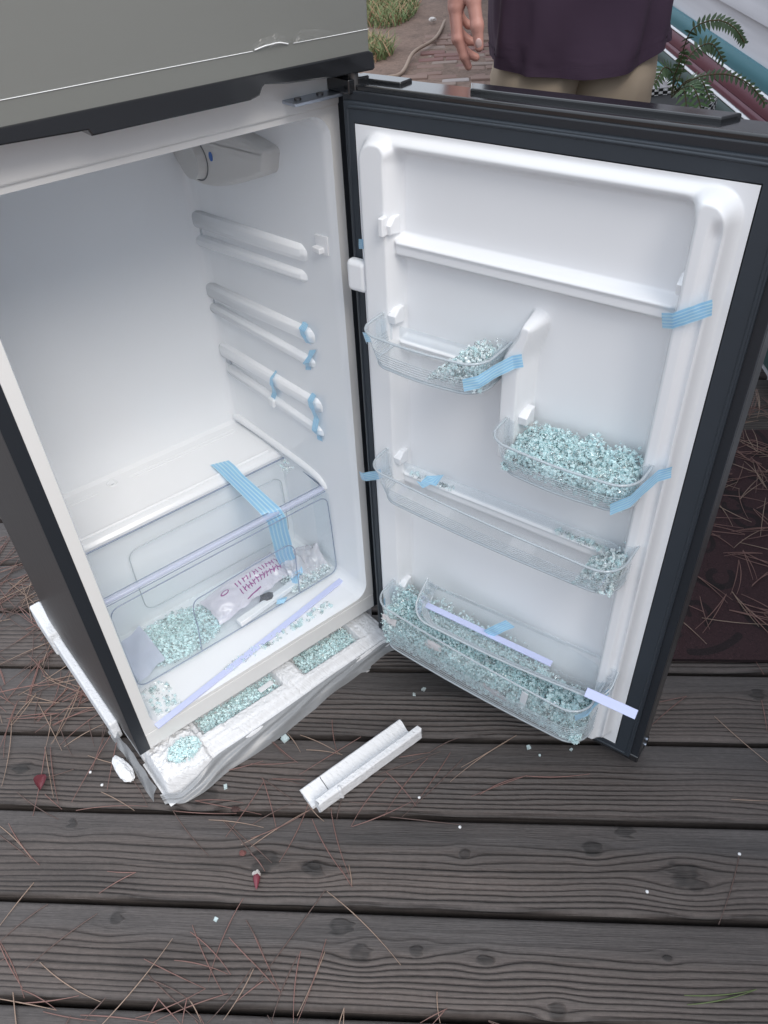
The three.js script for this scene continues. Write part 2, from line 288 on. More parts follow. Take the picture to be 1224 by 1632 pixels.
// brick path behind the fridge, running away from the deck
{
  const path = new THREE.Group(); path.name = 'path'; path.userData = { label: 'old brick garden path strewn with soil', kind: 'structure' }; scene.add(path);
  const tones = [[0.2, 0.13, 0.108], [0.22, 0.15, 0.125], [0.185, 0.1, 0.09], [0.24, 0.185, 0.16], [0.33, 0.29, 0.28]];
  const bm = tones.map((c) => std(c[0], c[1], c[2], 0.9, { bumpMap: soilTex, bumpScale: 0.004 })), bg = [0, 1, 2].map((k) => jitter(new RoundedBoxGeometry(0.205, 0.05, 0.1, 2, 0.008), 0.003, 30, k * 5));
  for (let r = 0; r < 30; r++) for (let c = 0; c < 4; c++) {
    const z = -4.9 - r * 0.112, x = -0.28 + c * 0.215 + (r % 2) * 0.1 + (z + 4.9) * -0.035 + rr(-0.006, 0.006);
    const k = hash(r, c + 70); if (hash(r + 9, c * 7) < 0.22) continue; const m = new THREE.Mesh(bg[(r + c) % 3], bm[k > 0.93 ? 4 : k > 0.75 ? 3 : k > 0.5 ? 1 : k > 0.25 ? 2 : 0]); m.name = 'brick';
    m.position.set(x, -0.211 + rr(-0.012, 0.007), z); m.rotation.set(rr(-0.04, 0.04), rr(-0.06, 0.06), rr(-0.03, 0.03)); m.castShadow = m.receiveShadow = true; path.add(m);
  }
}
// soil bank with a bare root beside the path, grass tufts, pale stone
solo('tree_root', 'pale bare root winding along the soil beside the brick path', 'root', tube([[-0.62, -0.19, -6.05], [-0.5, -0.15, -6.5], [-0.34, -0.17, -6.7], [-0.24, -0.14, -7.3], [-0.08, -0.15, -7.8], [0.02, -0.2, -8.9]], 0.015, 7), std(0.3, 0.23, 0.185, 0.9));
solo('stone', 'flat pale grey stone on the soil just behind the hinge', 'stone', lump(0.11, 0.04, 0.07, 3, 0.25, 1.4, 3).translate(-0.41, -0.16, -5.75), std(0.42, 0.4, 0.38, 0.9));
solo('stone', 'small white stone on the dark soil left of the hand', 'stone', lump(0.035, 0.02, 0.03, 2, 0.3, 1.4, 8).translate(-0.1, -0.15, -8.7), std(0.55, 0.52, 0.5, 0.9));
{
  const blade = (h, b) => grid(1, 5, (s, t) => [(s - 0.5) * 0.008 * (1 - t), h * t * (1 - 0.35 * t * b), b * h * t * t]);
  const green = std(0.16, 0.22, 0.09, 0.7, { side: THREE.DoubleSide }), straw = std(0.42, 0.26, 0.16, 0.8, { side: THREE.DoubleSide });
  const clump = (cx, cz, rx, rz, n, label) => {
    const g = thing('grass_tuft', label, 'grass', WORLD, [cx, -0.2, cz]); g.userData.kind = 'stuff';
    for (const [mat, share] of [[green, 0.72], [straw, 0.28]]) {
      const im = new THREE.InstancedMesh(blade(0.16, 0.7), mat, Math.round(n * share)), m = new THREE.Matrix4(), q = new THREE.Quaternion();
      for (let i = 0; i < im.count; i++) { const a = rr(0, 6.28), r = Math.sqrt(rnd()), s = rr(0.5, 1.2); m.compose(V3(rx * r * Math.cos(a), rr(0, 0.02), rz * r * Math.sin(a)), q.setFromEuler(new THREE.Euler(rr(-0.5, 0.5), rr(0, 6.28), rr(-0.5, 0.5))), V3(s * 1.6, s, s)); im.setMatrixAt(i, m); }
      im.name = mat === green ? 'green_blades' : 'dry_blades'; im.userData.kind = 'stuff'; im.castShadow = im.receiveShadow = true; g.add(im);
    }
  };
  clump(-0.62, -7.6, 0.2, 0.35, 900, 'low green grass tuft on the bank nearest the freezer corner');
  clump(-0.56, -9.5, 0.3, 0.9, 2200, 'wide patch of green and straw grass at the far end of the bank');
  clump(-1.3, -9.0, 0.5, 1.2, 1800, 'dry grass patch hidden behind the freezer');
}
// house wall: lap boards, one by one
{
  const wallG = thing('house_wall', 'white weathered lap siding wall of the house on the right', 'wall', WORLD, [0.97, 0, -4]);
  const sid = tex(1024, 128, (i, j) => { const n = fbm(i / 420, j / 12), s = noise(i / 160, j / 2.5), k = 0.84 + 0.2 * n + 0.09 * (s - 0.5) - 0.14 * ss(0.72, 0.9, noise(i / 300 + 9, j / 4)); return [0.77 * k, 0.77 * k, 0.79 * k]; }, true);
  sid.repeat.set(0.4, 1);
  const boardM = new THREE.MeshStandardMaterial({ map: sid, roughness: 0.72 });
  for (let k = 0; k < 24; k++) {
    const y = -0.03 + k * 0.103, z0 = -12, z1 = 0.6, sl = 0.045, off = k * 0.31;
    const P = (z, o) => 0.962 + sl * (z + 2) * 1 + o;
    const prof = [[0.016, 0], [0, 0.003], [0.002, 0.108], [0.012, 0.112], [0.03, 0.112], [0.03, 0]];
    const g = grid(prof.length - 1, 10, (s, t) => { const q = prof[Math.round(s * (prof.length - 1))], z = z0 + (z1 - z0) * t; return [P(z, q[0] + (q[1] > 0.05 ? 0.012 : 0)), y + q[1], z]; });
    const uv = g.attributes.uv; for (let i = 0; i < uv.count; i++) uv.setXY(i, uv.getY(i) * 12 + off, uv.getX(i) * 0.9 + k * 0.37);
    part(wallG, 'board', toCreasedNormals(g, 0.4), boardM);
  }
  part(wallG, 'wall_core', grid(1, 1, (s, t) => [1.02 + 0.045 * (-12 + 12.6 * t + 2), -0.2 + 2.7 * s, -12 + 12.6 * t]), M.dark);
}
// the striped boards leaning along the wall foot
{
  const rackG = thing('striped_panel', 'striped panel of teal, white, burgundy and green slats along the wall', 'panel', WORLD, [0.9, 0, -3]);
  const S = { teal: std(0.03, 0.16, 0.2, 0.4), white: std(0.72, 0.73, 0.76, 0.5), wine: std(0.11, 0.028, 0.048, 0.45), green: std(0.025, 0.06, 0.06, 0.45), blue: std(0.2, 0.3, 0.6, 0.45), navy: std(0.05, 0.055, 0.1, 0.5) };
  const bands = [['teal', 0.655, 0.705], ['white', 0.644, 0.655], ['wine', 0.6, 0.644], ['wine', 0.575, 0.6], ['white', 0.563, 0.575], ['green', 0.52, 0.563], ['teal', 0.497, 0.52], ['white', 0.48, 0.497]];
  const bar = (y0, y1, z0, z1, bulge) => {
    const n = 5, pr = []; for (let i = 0; i <= n; i++) pr.push([-bulge * Math.sin(i / n * Math.PI), y0 + (y1 - y0) * i / n]); pr.push([0.012, y1], [0.012, y0], pr[0]);
    const X = (z, y) => 0.925 + 0.05 * (z + 2.6) - 0.1 * (0.7 - y);
    return toCreasedNormals(grid(pr.length - 1, 8, (s, t) => { const q = pr[Math.round(s * (pr.length - 1))], z = z0 + (z1 - z0) * t; return [X(z, q[1]) + q[0], q[1], z]; }), 0.6);
  };
  for (const [c, a, b] of bands) part(rackG, 'slat', bar(a + 0.001, b - 0.001, -4.6, -1.5, 0.004), S[c]);
  let y = 0.479; const seq = ['navy', 'white', 'blue', 'white', 'navy', 'white', 'navy', 'blue', 'white', 'blue', 'white'];
  for (let i = 0; i < seq.length; i++) { const w = seq[i] === 'white' ? 0.009 : 0.006; part(rackG, 'slat', bar(y - w + 0.0008, y - 0.0008, -3.32 + i * 0.02, -1.5, 0.002), S[seq[i]]); y -= w; }
  part(rackG, 'slat', bar(0.33, y - 0.002, -3.2, -1.5, 0.003), S.white); part(rackG, 'slat', bar(0.1, 0.328, -3.2, -1.5, 0.003), S.green);
}
// dark red scroll mat
{
  const w = 1024, h = 1024, c = document.createElement('canvas'); c.width = w; c.height = h; const g = c.getContext('2d');
  g.fillStyle = '#3a2428'; g.fillRect(0, 0, w, h);
  g.strokeStyle = 'rgba(20,17,19,0.6)'; g.lineCap = 'round';
  let s2 = 5; const r2 = () => { s2 = (s2 * 16807) % 2147483647; return s2 / 2147483647; };
  for (let i = 0; i < 60; i++) {
    let x = r2() * w, y = r2() * h, a = r2() * 6.28; const turn = (r2() - 0.5) * 0.5; g.lineWidth = 12 + r2() * 16; g.beginPath(); g.moveTo(x, y);
    for (let k = 0; k < 16; k++) { a += turn * (1 + k * 0.06); x += 11 * Math.cos(a); y += 11 * Math.sin(a); g.lineTo(x, y); } g.stroke();
  }
  for (let i = 0; i < 22000; i++) { const a = r2(); g.fillStyle = a > 0.6 ? 'rgba(120,90,95,0.16)' : 'rgba(0,0,0,0.2)'; g.fillRect(r2() * w, r2() * h, 2 + r2() * 3, 1 + r2() * 3); }
  const t = new THREE.CanvasTexture(c); t.colorSpace = THREE.SRGBColorSpace;
  const b = tex(256, 256, (i, j) => { const v = hash(i, j) * 0.6 + noise(i / 3, j / 3) * 0.4; return [v, v, v]; }); b.repeat.set(8, 8);
  const mm = new THREE.MeshStandardMaterial({ map: t, bumpMap: b, bumpScale: 0.003, roughness: 0.95 });
  const geo = new THREE.BoxGeometry(0.68, 0.008, 0.78, 1, 1, 1).translate(0.6, 0.0065, -1.405);
  solo('doormat', 'dark red doormat with black scroll pattern behind the open door', 'doormat', geo, mm, WORLD, [0.6, 0, -1.405]);
}

// ---------- the fridge ----------
const fridge = thing('fridge', 'grey two-door refrigerator with its lower door open, standing on the deck', 'refrigerator', FR, [0, 0, 0]);
bases.set(fridge, V3(0, 0, 0));
const wallU = (n) => 0.5225 + 0.0655 * n;            // inner right wall
const W = 0.5616, VB = 0.075, VT = 1.0747;
part(fridge, 'side_panel', box(0, 0.006, VB, 1.62, -0.43, -0.004, 0.0015), M.side);
part(fridge, 'side_panel', box(W - 0.006, W, VB, 1.62, -0.43, -0.004, 0.0015), M.side);
part(fridge, 'back_panel', box(0.006, W - 0.006, VB, 1.62, -0.434, -0.425, 0.001), M.dark);
part(fridge, 'top_panel', box(0.0, W, 1.62, 1.63, -0.434, 0, 0.002), M.side);
part(fridge, 'front_frame', [box(0, 0.0204, VB - 0.002, 1.62, -0.004, 0.0014, 0.001), box(W - 0.0204, W, VB - 0.002, 1.62, -0.004, 0.0014, 0.001)], M.black);
{
  // flange round the opening
  const s = shapeOf([[0.0206, 0.1145], [W - 0.0206, 0.1145], [W - 0.0206, 1.1], [0.0206, 1.1]]);
  s.holes.push(new THREE.Path(roundRect(0.0385, 0.5255, 0.1225, 1.034, 0.03).reverse().map((p) => new THREE.Vector2(...p))));
  part(fridge, 'front_flange', prismUV(s, -0.004, 0.001, 0), M.flange);
  part(fridge, 'base_trim', box(0.0206, W - 0.0206, VB, 0.1133, -0.02, 0.0012, 0.0012), M.flange);
  part(fridge, 'top_rail', box(0.0206, W - 0.0206, 1.042, 1.1, -0.003, 0.006, 0.004), M.flange);
  const ring = (n, u0, u1, v0, v1, r) => roundRect(u0, u1, v0, v1, r, 8).map((p) => [p[0], p[1], n]);
  const R = [[0.001, 0.0385, 0.5255, 0.1225, 1.034, 0.03], [-0.003, 0.040, 0.524, 0.124, 1.0325, 0.0295], [-0.008, 0.0415, 0.5222, 0.1248, 1.031, 0.029], [-0.02, 0.0425, 0.5212, 0.125, 1.03, 0.028]];
  for (let i = 1; i <= 6; i++) { const n = -0.02 - 0.35 * i / 6; R.push([n, 0.0425 - 0.0655 * (n + 0.02) * 0.6, wallU(n), 0.125, 1.03, 0.028]); }
  R.push([-0.38, 0.07, 0.4935, 0.13, 1.025, 0.026], [-0.386, 0.078, 0.487, 0.137, 1.018, 0.022], [-0.388, 0.088, 0.478, 0.147, 1.008, 0.02]);
  const lin = part(fridge, 'interior_liner', loft(R.map((q) => ring(...q))), M.liner);
  // step over the compressor, with its ribs and drain
  const hump = prismNV([[-0.39, 0.12], [-0.39, 0.383], [-0.38, 0.376], [-0.25, 0.366], [-0.243, 0.363], [-0.238, 0.357], [-0.232, 0.12]], 0.044, 0.512, 0.001);
  part(lin, 'rear_step', smoothed(hump, 0.5), M.liner);
  part(lin, 'rib', [box(0.105, 0.163, 0.371, 0.375, -0.366, -0.362, 0.0015), box(0.109, 0.167, 0.371, 0.3748, -0.357, -0.353, 0.0015), box(0.235, 0.475, 0.371, 0.3755, -0.367, -0.3625, 0.0018), box(0.238, 0.475, 0.371, 0.3752, -0.357, -0.353, 0.0018), box(0.06, 0.492, 0.361, 0.3695, -0.262, -0.255, 0.003)], M.liner);
  part(lin, 'drain_hole', [new THREE.TorusGeometry(0.0085, 0.0028, 8, 24).rotateX(Math.PI / 2).translate(0.2, 0.3735, -0.366)], M.liner);
  part(lin, 'drain_cap', new THREE.CylinderGeometry(0.0045, 0.0045, 0.004, 16).translate(0.2, 0.3727, -0.366), std(0.3, 0.32, 0.34, 0.5));
  const ledge = tube([[0.4965, 0.389, -0.384], [0.505, 0.384, -0.3], [0.511, 0.377, -0.2], [0.5165, 0.37, -0.13], [0.519, 0.36, -0.104], [0.521, 0.349, -0.099]], 0.0095, 12);
  part(lin, 'shelf_ledge', ledge, M.liner);
  part(lin, 'shelf_ledge', tube([[0.066, 0.389, -0.384], [0.056, 0.377, -0.2], [0.05, 0.36, -0.104]], 0.0095, 12), M.liner);
  // shelf rails moulded into the right wall (and the left)
  const railGeo = (n0, v0, n1, v1, h, d) => {
    const L = Math.hypot(n1 - n0, v1 - v0), g = new RoundedBoxGeometry(d * 2, h, L, 5, Math.min(h, d * 2) * 0.49);
    const p = g.attributes.position; for (let i = 0; i < p.count; i++) { const t = ss(0.5, 0.42, p.getZ(i) / L); p.setX(i, p.getX(i) * (0.25 + 0.75 * t)); const tv = ss(0.5, 0.42, p.getZ(i) / L); p.setY(i, p.getY(i) * (0.72 + 0.28 * tv) - (1 - tv) * h * 0.12); }
    g.computeVertexNormals();
    g.rotateX(-Math.atan2(v1 - v0, n1 - n0)).rotateY(Math.atan(0.0655));
    const nm = (n0 + n1) / 2; return g.translate(wallU(nm), (v0 + v1) / 2, nm);
  };
  const R2 = [[-0.395, 0.805, -0.075, 0.826, 0.033], [-0.4, 0.766, -0.08, 0.786, 0.024], [-0.395, 0.672, -0.078, 0.683, 0.033], [-0.395, 0.637, -0.084, 0.63, 0.024], [-0.39, 0.548, -0.078, 0.545, 0.033], [-0.375, 0.51, -0.082, 0.486, 0.024]];
  for (const q of R2) { const g = railGeo(q[0], q[1], q[2], q[3], q[4], 0.012); part(lin, 'shelf_rail', smoothed(g, 0.9), M.liner); }
  for (const q of R2) { const g = railGeo(q[0], q[1], q[2], q[3], q[4], 0.012).scale(-1, 1, 1).translate(0.5635, 0, 0); part(lin, 'shelf_rail', smoothed(g, 0.9), M.liner); }
  for (const [n, v, h] of [[-0.372, 0.787, 0.022], [-0.374, 0.654, 0.018], [-0.358, 0.529, 0.018]]) part(lin, 'rail_pocket', box(wallU(n) - 0.005, wallU(n) + 0.004, v - h / 2, v + h / 2, n - 0.02, n - 0.004, 0.001), std(0.5, 0.53, 0.57, 0.5));
  part(lin, 'rail_stop', box(wallU(-0.22) - 0.014, wallU(-0.22) + 0.004, 0.486, 0.505, -0.232, -0.214, 0.003), M.liner);
  // thermostat and lamp housing
  const cs = new THREE.Shape(); cs.moveTo(-0.386, 0.96); cs.bezierCurveTo(-0.39, 0.93, -0.375, 0.9, -0.34, 0.889); cs.bezierCurveTo(-0.29, 0.876, -0.22, 0.9, -0.1325, 0.9335); cs.quadraticCurveTo(-0.123, 0.937, -0.1215, 0.945); cs.lineTo(-0.1145, 0.966); cs.quadraticCurveTo(-0.115, 0.972, -0.125, 0.974); cs.bezierCurveTo(-0.2, 0.99, -0.3, 0.99, -0.386, 0.96);
  const cg = new THREE.ExtrudeGeometry(cs, { depth: 0.014, bevelEnabled: true, bevelSize: 0.008, bevelThickness: 0.014, bevelOffset: -0.008, bevelSegments: 7, curveSegments: 24 }), onWall = (g) => { const p = g.attributes.position; for (let i = 0; i < p.count; i++) { const n = p.getX(i), v = p.getY(i), h = p.getZ(i); p.setXYZ(i, wallU(n) - h, v, n); } g.computeVertexNormals(); return smoothed(g, 0.6); };
  part(fridge, 'control_box', onWall(cg), M.control);
  const ctl = fridge.children[fridge.children.length - 1];
  part(ctl, 'gap_line', onWall(extr(cs, 0.002, 0).scale(1.012, 1, 1).translate(-0.003 + 0.0018, -0.0006, 0.0)), std(0.2, 0.21, 0.22, 0.6));
  part(ctl, 'dial', onWall(new THREE.CylinderGeometry(0.028, 0.031, 0.016, 48).rotateX(Math.PI / 2).scale(1.05, 1, 1).translate(-0.306, 0.927, 0.034)), M.control);
  part(ctl, 'dial_gap', onWall(new THREE.TorusGeometry(0.0325, 0.0012, 6, 48).scale(1.05, 1, 1).translate(-0.306, 0.927, 0.0278)), std(0.12, 0.13, 0.14, 0.6));
  part(ctl, 'setting_mark', onWall(new THREE.CylinderGeometry(0.0058, 0.0058, 0.002, 20).rotateX(Math.PI / 2).scale(0.75, 1.2, 1).translate(-0.2576, 0.9394, 0.0285)), M.blueDot);
  // door light switch
  part(fridge, 'light_switch', onWall(extr(shapeOf([[-0.0495, 0.833], [-0.0205, 0.836], [-0.0195, 0.865], [-0.0485, 0.862]]), 0.003, 0.0006)), M.whitePlastic);
  part(fridge.children[fridge.children.length - 1], 'rocker', box(wallU(-0.035) - 0.012, wallU(-0.035), 0.838, 0.847, -0.047, -0.028, 0.002), M.whitePlastic);
}
// freezer above
part(fridge, 'freezer_body', box(0.02, W - 0.02, 1.1, 1.62, -0.42, 0.004, 0.003), M.black);
{
  const fd = new THREE.Group(); fd.name = 'freezer_door'; fridge.add(fd); bases.set(fd, V3(0, 0, 0));
  part(fd, 'door_panel', box(-0.006, 0.5562, 1.1, 1.62, 0.0085, 0.0547, 0.0035, 3), M.steel);
  const ts = [[-0.008, 1.1085], [0.5545, 1.1075], [0.5605, 1.104], [0.5625, 1.0875], [0.559, 1.0853], [0.5062, 1.0865], [0.43, 1.0912], [0.4, 1.0954], [0.3965, 1.093], [0.3915, 1.0853], [0.379, 1.0824], [0.1862, 1.0828], [0.1834, 1.089], [0.172, 1.0892], [0.0947, 1.0925], [-0.008, 1.0955]];
  part(fd, 'handle_trim', prismUV(ts, 0.006, 0.0562, 0.0018), M.gloss);
  const filmShape = grid(120, 20, (s, t) => {
    const u = -0.004 + 0.5585 * s, torn = s > 0.7 && s < 0.9, b = 1.1302 + 0.0004 * Math.sin(s * 40) + (torn ? 0.004 * noise(s * 60, 2) : 0);
    const w = Math.max(0, 1 - Math.hypot((u - 0.43) / 0.055, (b + 0.5 * t * t - 1.14) / 0.02));
    return [u, b + 0.45 * t * t, 0.0551 + w * 0.005 * noise(u * 220, t * 40 + u * 90)];
  });
  part(fd, 'protective_film', filmShape, M.film);
  const crumple = (u0, u1, v0, v1, amp, f) => grid(60, 26, (s, t) => {
    const e = Math.sin(s * Math.PI) * (1 - t * t) * ss(0, 0.15, t), w = Math.abs(noise(s * f + t * 2, t * f * 0.5 + u0 * 50) - 0.5) + 0.6 * Math.abs(noise(s * f * 2.6 - t * 3, t * f * 0.9) - 0.5);
    return [u0 + (u1 - u0) * s + 0.006 * (t - 0.5), v0 + (v1 - v0) * t * (0.35 + 0.65 * Math.pow(Math.sin(s * Math.PI), 0.7)) * (0.7 + 0.5 * noise(s * 6, u0 * 90)) + 0.0008 * Math.sin(s * 30), 0.0556 + amp * w * e]; });
  part(fd.children[2], 'film_crease', [crumple(0.388, 0.436, 1.1302, 1.144, 0.01, 6)], M.film);
  part(fd.children[2], 'film_crease', [crumple(0.44, 0.495, 1.1302, 1.143, 0.006, 5)], M.film);
  for (const e of [tube([[-0.004, 1.13, 0.0553], [0.2, 1.1303, 0.0554], [0.39, 1.1303, 0.0554]], 0.0004, 4), tube([[0.445, 1.1305, 0.0555], [0.5, 1.1302, 0.0554], [0.555, 1.1302, 0.0554]], 0.0004, 4), tube([[0.392, 1.1312, 0.0558], [0.405, 1.1335, 0.0572], [0.413, 1.1338, 0.0568], [0.424, 1.1342, 0.0575], [0.437, 1.131, 0.056]], 0.0008, 5)]) part(fd.children[2], 'film_edge', e, std(0.8, 0.82, 0.83, 0.2));
  part(fd, 'gasket', box(0.012, 0.545, 1.1, 1.615, 0.002, 0.0085, 0.002), M.gasket);
}
{
  const hg = part(fridge, 'hinge', [box(0.452, 0.548, 1.0585, 1.0625, 0.0, 0.034, 0.001)], M.metal);
  part(hg, 'hinge_arm', box(0.522, 0.556, 1.0628, 1.08, 0.006, 0.052, 0.002), M.gloss);
  for (const u of [0.466, 0.5]) part(hg, 'screw', new THREE.CylinderGeometry(0.0045, 0.0045, 0.003, 12).translate(u, 1.0635, 0.02), M.edge);
  part(hg, 'hinge_pin', new THREE.CylinderGeometry(0.006, 0.006, 0.05, 14).translate(0.5345, 1.07, 0.047), M.edge);
}
// lower door, hinged on the right and swung open
const door = new THREE.Group(); door.name = 'door'; door.position.copy(doorLocal.p); door.rotation.y = doorLocal.a; fridge.add(door); bases.set(door, V3(0, 0, 0));
part(door, 'door_panel', [box(-0.022, 0.541, 0.05, 1.066, -0.056, -0.012, 0.004, 3)], M.edge);
{
  const frameShape = (a, b, c, d, i0, i1, j0, j1) => { const s = shapeOf([[a, c], [b, c], [b, d], [a, d]]); s.holes.push(new THREE.Path([[i0, j0], [i0, j1], [i1, j1], [i1, j0]].map((p) => new THREE.Vector2(...p)))); return s; };
  part(door, 'inner_frame', prismUV(frameShape(-0.0215, 0.5405, 0.0495, 1.0665, 0.003, 0.496, 0.078, 1.0275), -0.013, -0.004, 0.0015), M.black);
  part(door, 'gasket', [prismUV(frameShape(-0.017, 0.5275, 0.056, 1.0555, -0.001, 0.5, 0.0738, 1.0315), -0.006, 0.0012, 0.0012), tube(roundRect(-0.0105, 0.5215, 0.0625, 1.0495, 0.003, 3).map((p) => [p[0], p[1], 0.0008]), 0.0022, 6, true, 500)], M.gasket);
  part(door, 'top_cap', [box(-0.0215, 0.541, 1.06, 1.0735, -0.0565, -0.008, 0.003), prismUN([[0.135, -0.056], [0.452, -0.056], [0.44, -0.03], [0.15, -0.03]], 1.07, 1.0785, 0.002), box(-0.022, 0.055, 1.07, 1.0775, -0.05, -0.024, 0.002)], M.gloss);
  part(door, 'bottom_cap', [box(-0.0215, 0.5425, 0.0445, 0.062, -0.0575, -0.002, 0.003)], M.gloss);
  for (const d of [0.537, 0.539]) part(door, 'screw', new THREE.CylinderGeometry(0.003, 0.003, 0.003, 10).rotateZ(Math.PI / 2).translate(0.543, 0.07 + (d - 0.537) * 8, -0.03), M.metal);
  // moulded liner, one sheet with its raised columns, rails and ledges
  const bx = (x, y, x0, x1, y0, y1, e) => ss(-e, e, Math.min(x - x0, x1 - x, y - y0, y1 - y));
  const rb = (x, y, x0, x1, y0, y1, r, e) => { const qx = Math.abs(x - (x0 + x1) / 2) - (x1 - x0) / 2 + r, qy = Math.abs(y - (y0 + y1) / 2) - (y1 - y0) / 2 + r; const d = Math.min(Math.max(qx, qy), 0) + Math.hypot(Math.max(qx, 0), Math.max(qy, 0)) - r; return ss(e, -e, d); };
  const H = (d, v) => {
    let h = 0.001;
    const outer = rb(d, v, 0.013, 0.486, 0.086, 1.0205, 0.028, 0.006), inner = rb(d, v, 0.062, 0.4455, 0.1, 1.006, 0.016, 0.0075);
    const lc = rb(d, v, 0.013, 0.062, 0.086, 1.0205, 0.02, 0.006), rc = rb(d, v, 0.4455, 0.486, 0.086, 1.0205, 0.014, 0.0075);
    h += outer * 0.009 + 0.019 * Math.max(lc * (0.62 + 0.1 * ss(0.9, 0.5, v)), rc) * outer;
    h -= 0.007 * rc * ss(0.464, 0.472, d) * ss(1.005, 0.98, v) * ss(0.483, 0.476, d);      // shallow channel down the right column
    h = h * (1 - inner) + -0.008 * inner;
    const inn = ss(0.056, 0.066, d) * ss(0.452, 0.44, d);
    const shelf = (v0, v1, k, d0 = 0, d1 = 1) => { const m = bx(d, v, d0, d1, v0, v1, 0.0045) * inn; const lip = bx(d, v, d0, d1, v1 - 0.007, v1, 0.003) * inn; h = Math.max(h, h * (1 - m) + (k - 0.003 * (1 - lip)) * m); };
    shelf(0.872, 0.897, 0.013); shelf(0.725, 0.748, 0.008, 0, 0.243); shelf(0.626, 0.652, 0.008, 0.268, 1); shelf(0.478, 0.504, 0.009); shelf(0.1, 0.14, 0.006);
    const top = 0.835 - Math.max(0, 0.268 - d) * 1.2, col = rb(d, v, 0.24 + 0.022 * ss(0.77, 0.825, v), 0.2735 + 0.012 * ss(0.77, 0.835, v), 0.615, top, 0.01, 0.0055); h = Math.max(h, h * (1 - col) + 0.03 * col);
    return h;
  };
  const nx = 250, ny = 420;
  const lg = grid(nx, ny, (s, t) => { const d = 0.499 * s, v = 0.0746 + 0.956 * t; return [d, v, H(d, v)]; });
  const lin = part(door, 'door_liner', [lg], M.whitePlastic);
  const hook = (d, v, w = 0.018) => part(lin, 'bin_hook', prismNV([[0.0, -0.016], [0.022, -0.012], [0.024, 0.0], [0.012, 0.009], [0.0, 0.009]].map((q) => [q[0], q[1] + v]), d, d + w, 0.002), M.whitePlastic);
  hook(0.05, 0.918, 0.016); hook(0.055, 0.79, 0.014); hook(0.2705, 0.694, 0.014); hook(0.055, 0.54, 0.014); hook(0.055, 0.245, 0.014); hook(0.444, 0.925, 0.008);
  part(lin, 'bin_hook', box(0.052, 0.06, 0.905, 0.93, 0.02, 0.033, 0.002), M.whitePlastic);
  part(door, 'switch_tab', box(-0.0185, 0.016, 0.809, 0.856, 0.001, 0.02, 0.008, 4), M.whitePlastic);
}
part(door, 'hinge_plate', box(-0.03, 0.02, 0.03, 0.045, -0.05, -0.01, 0.002), M.metal);

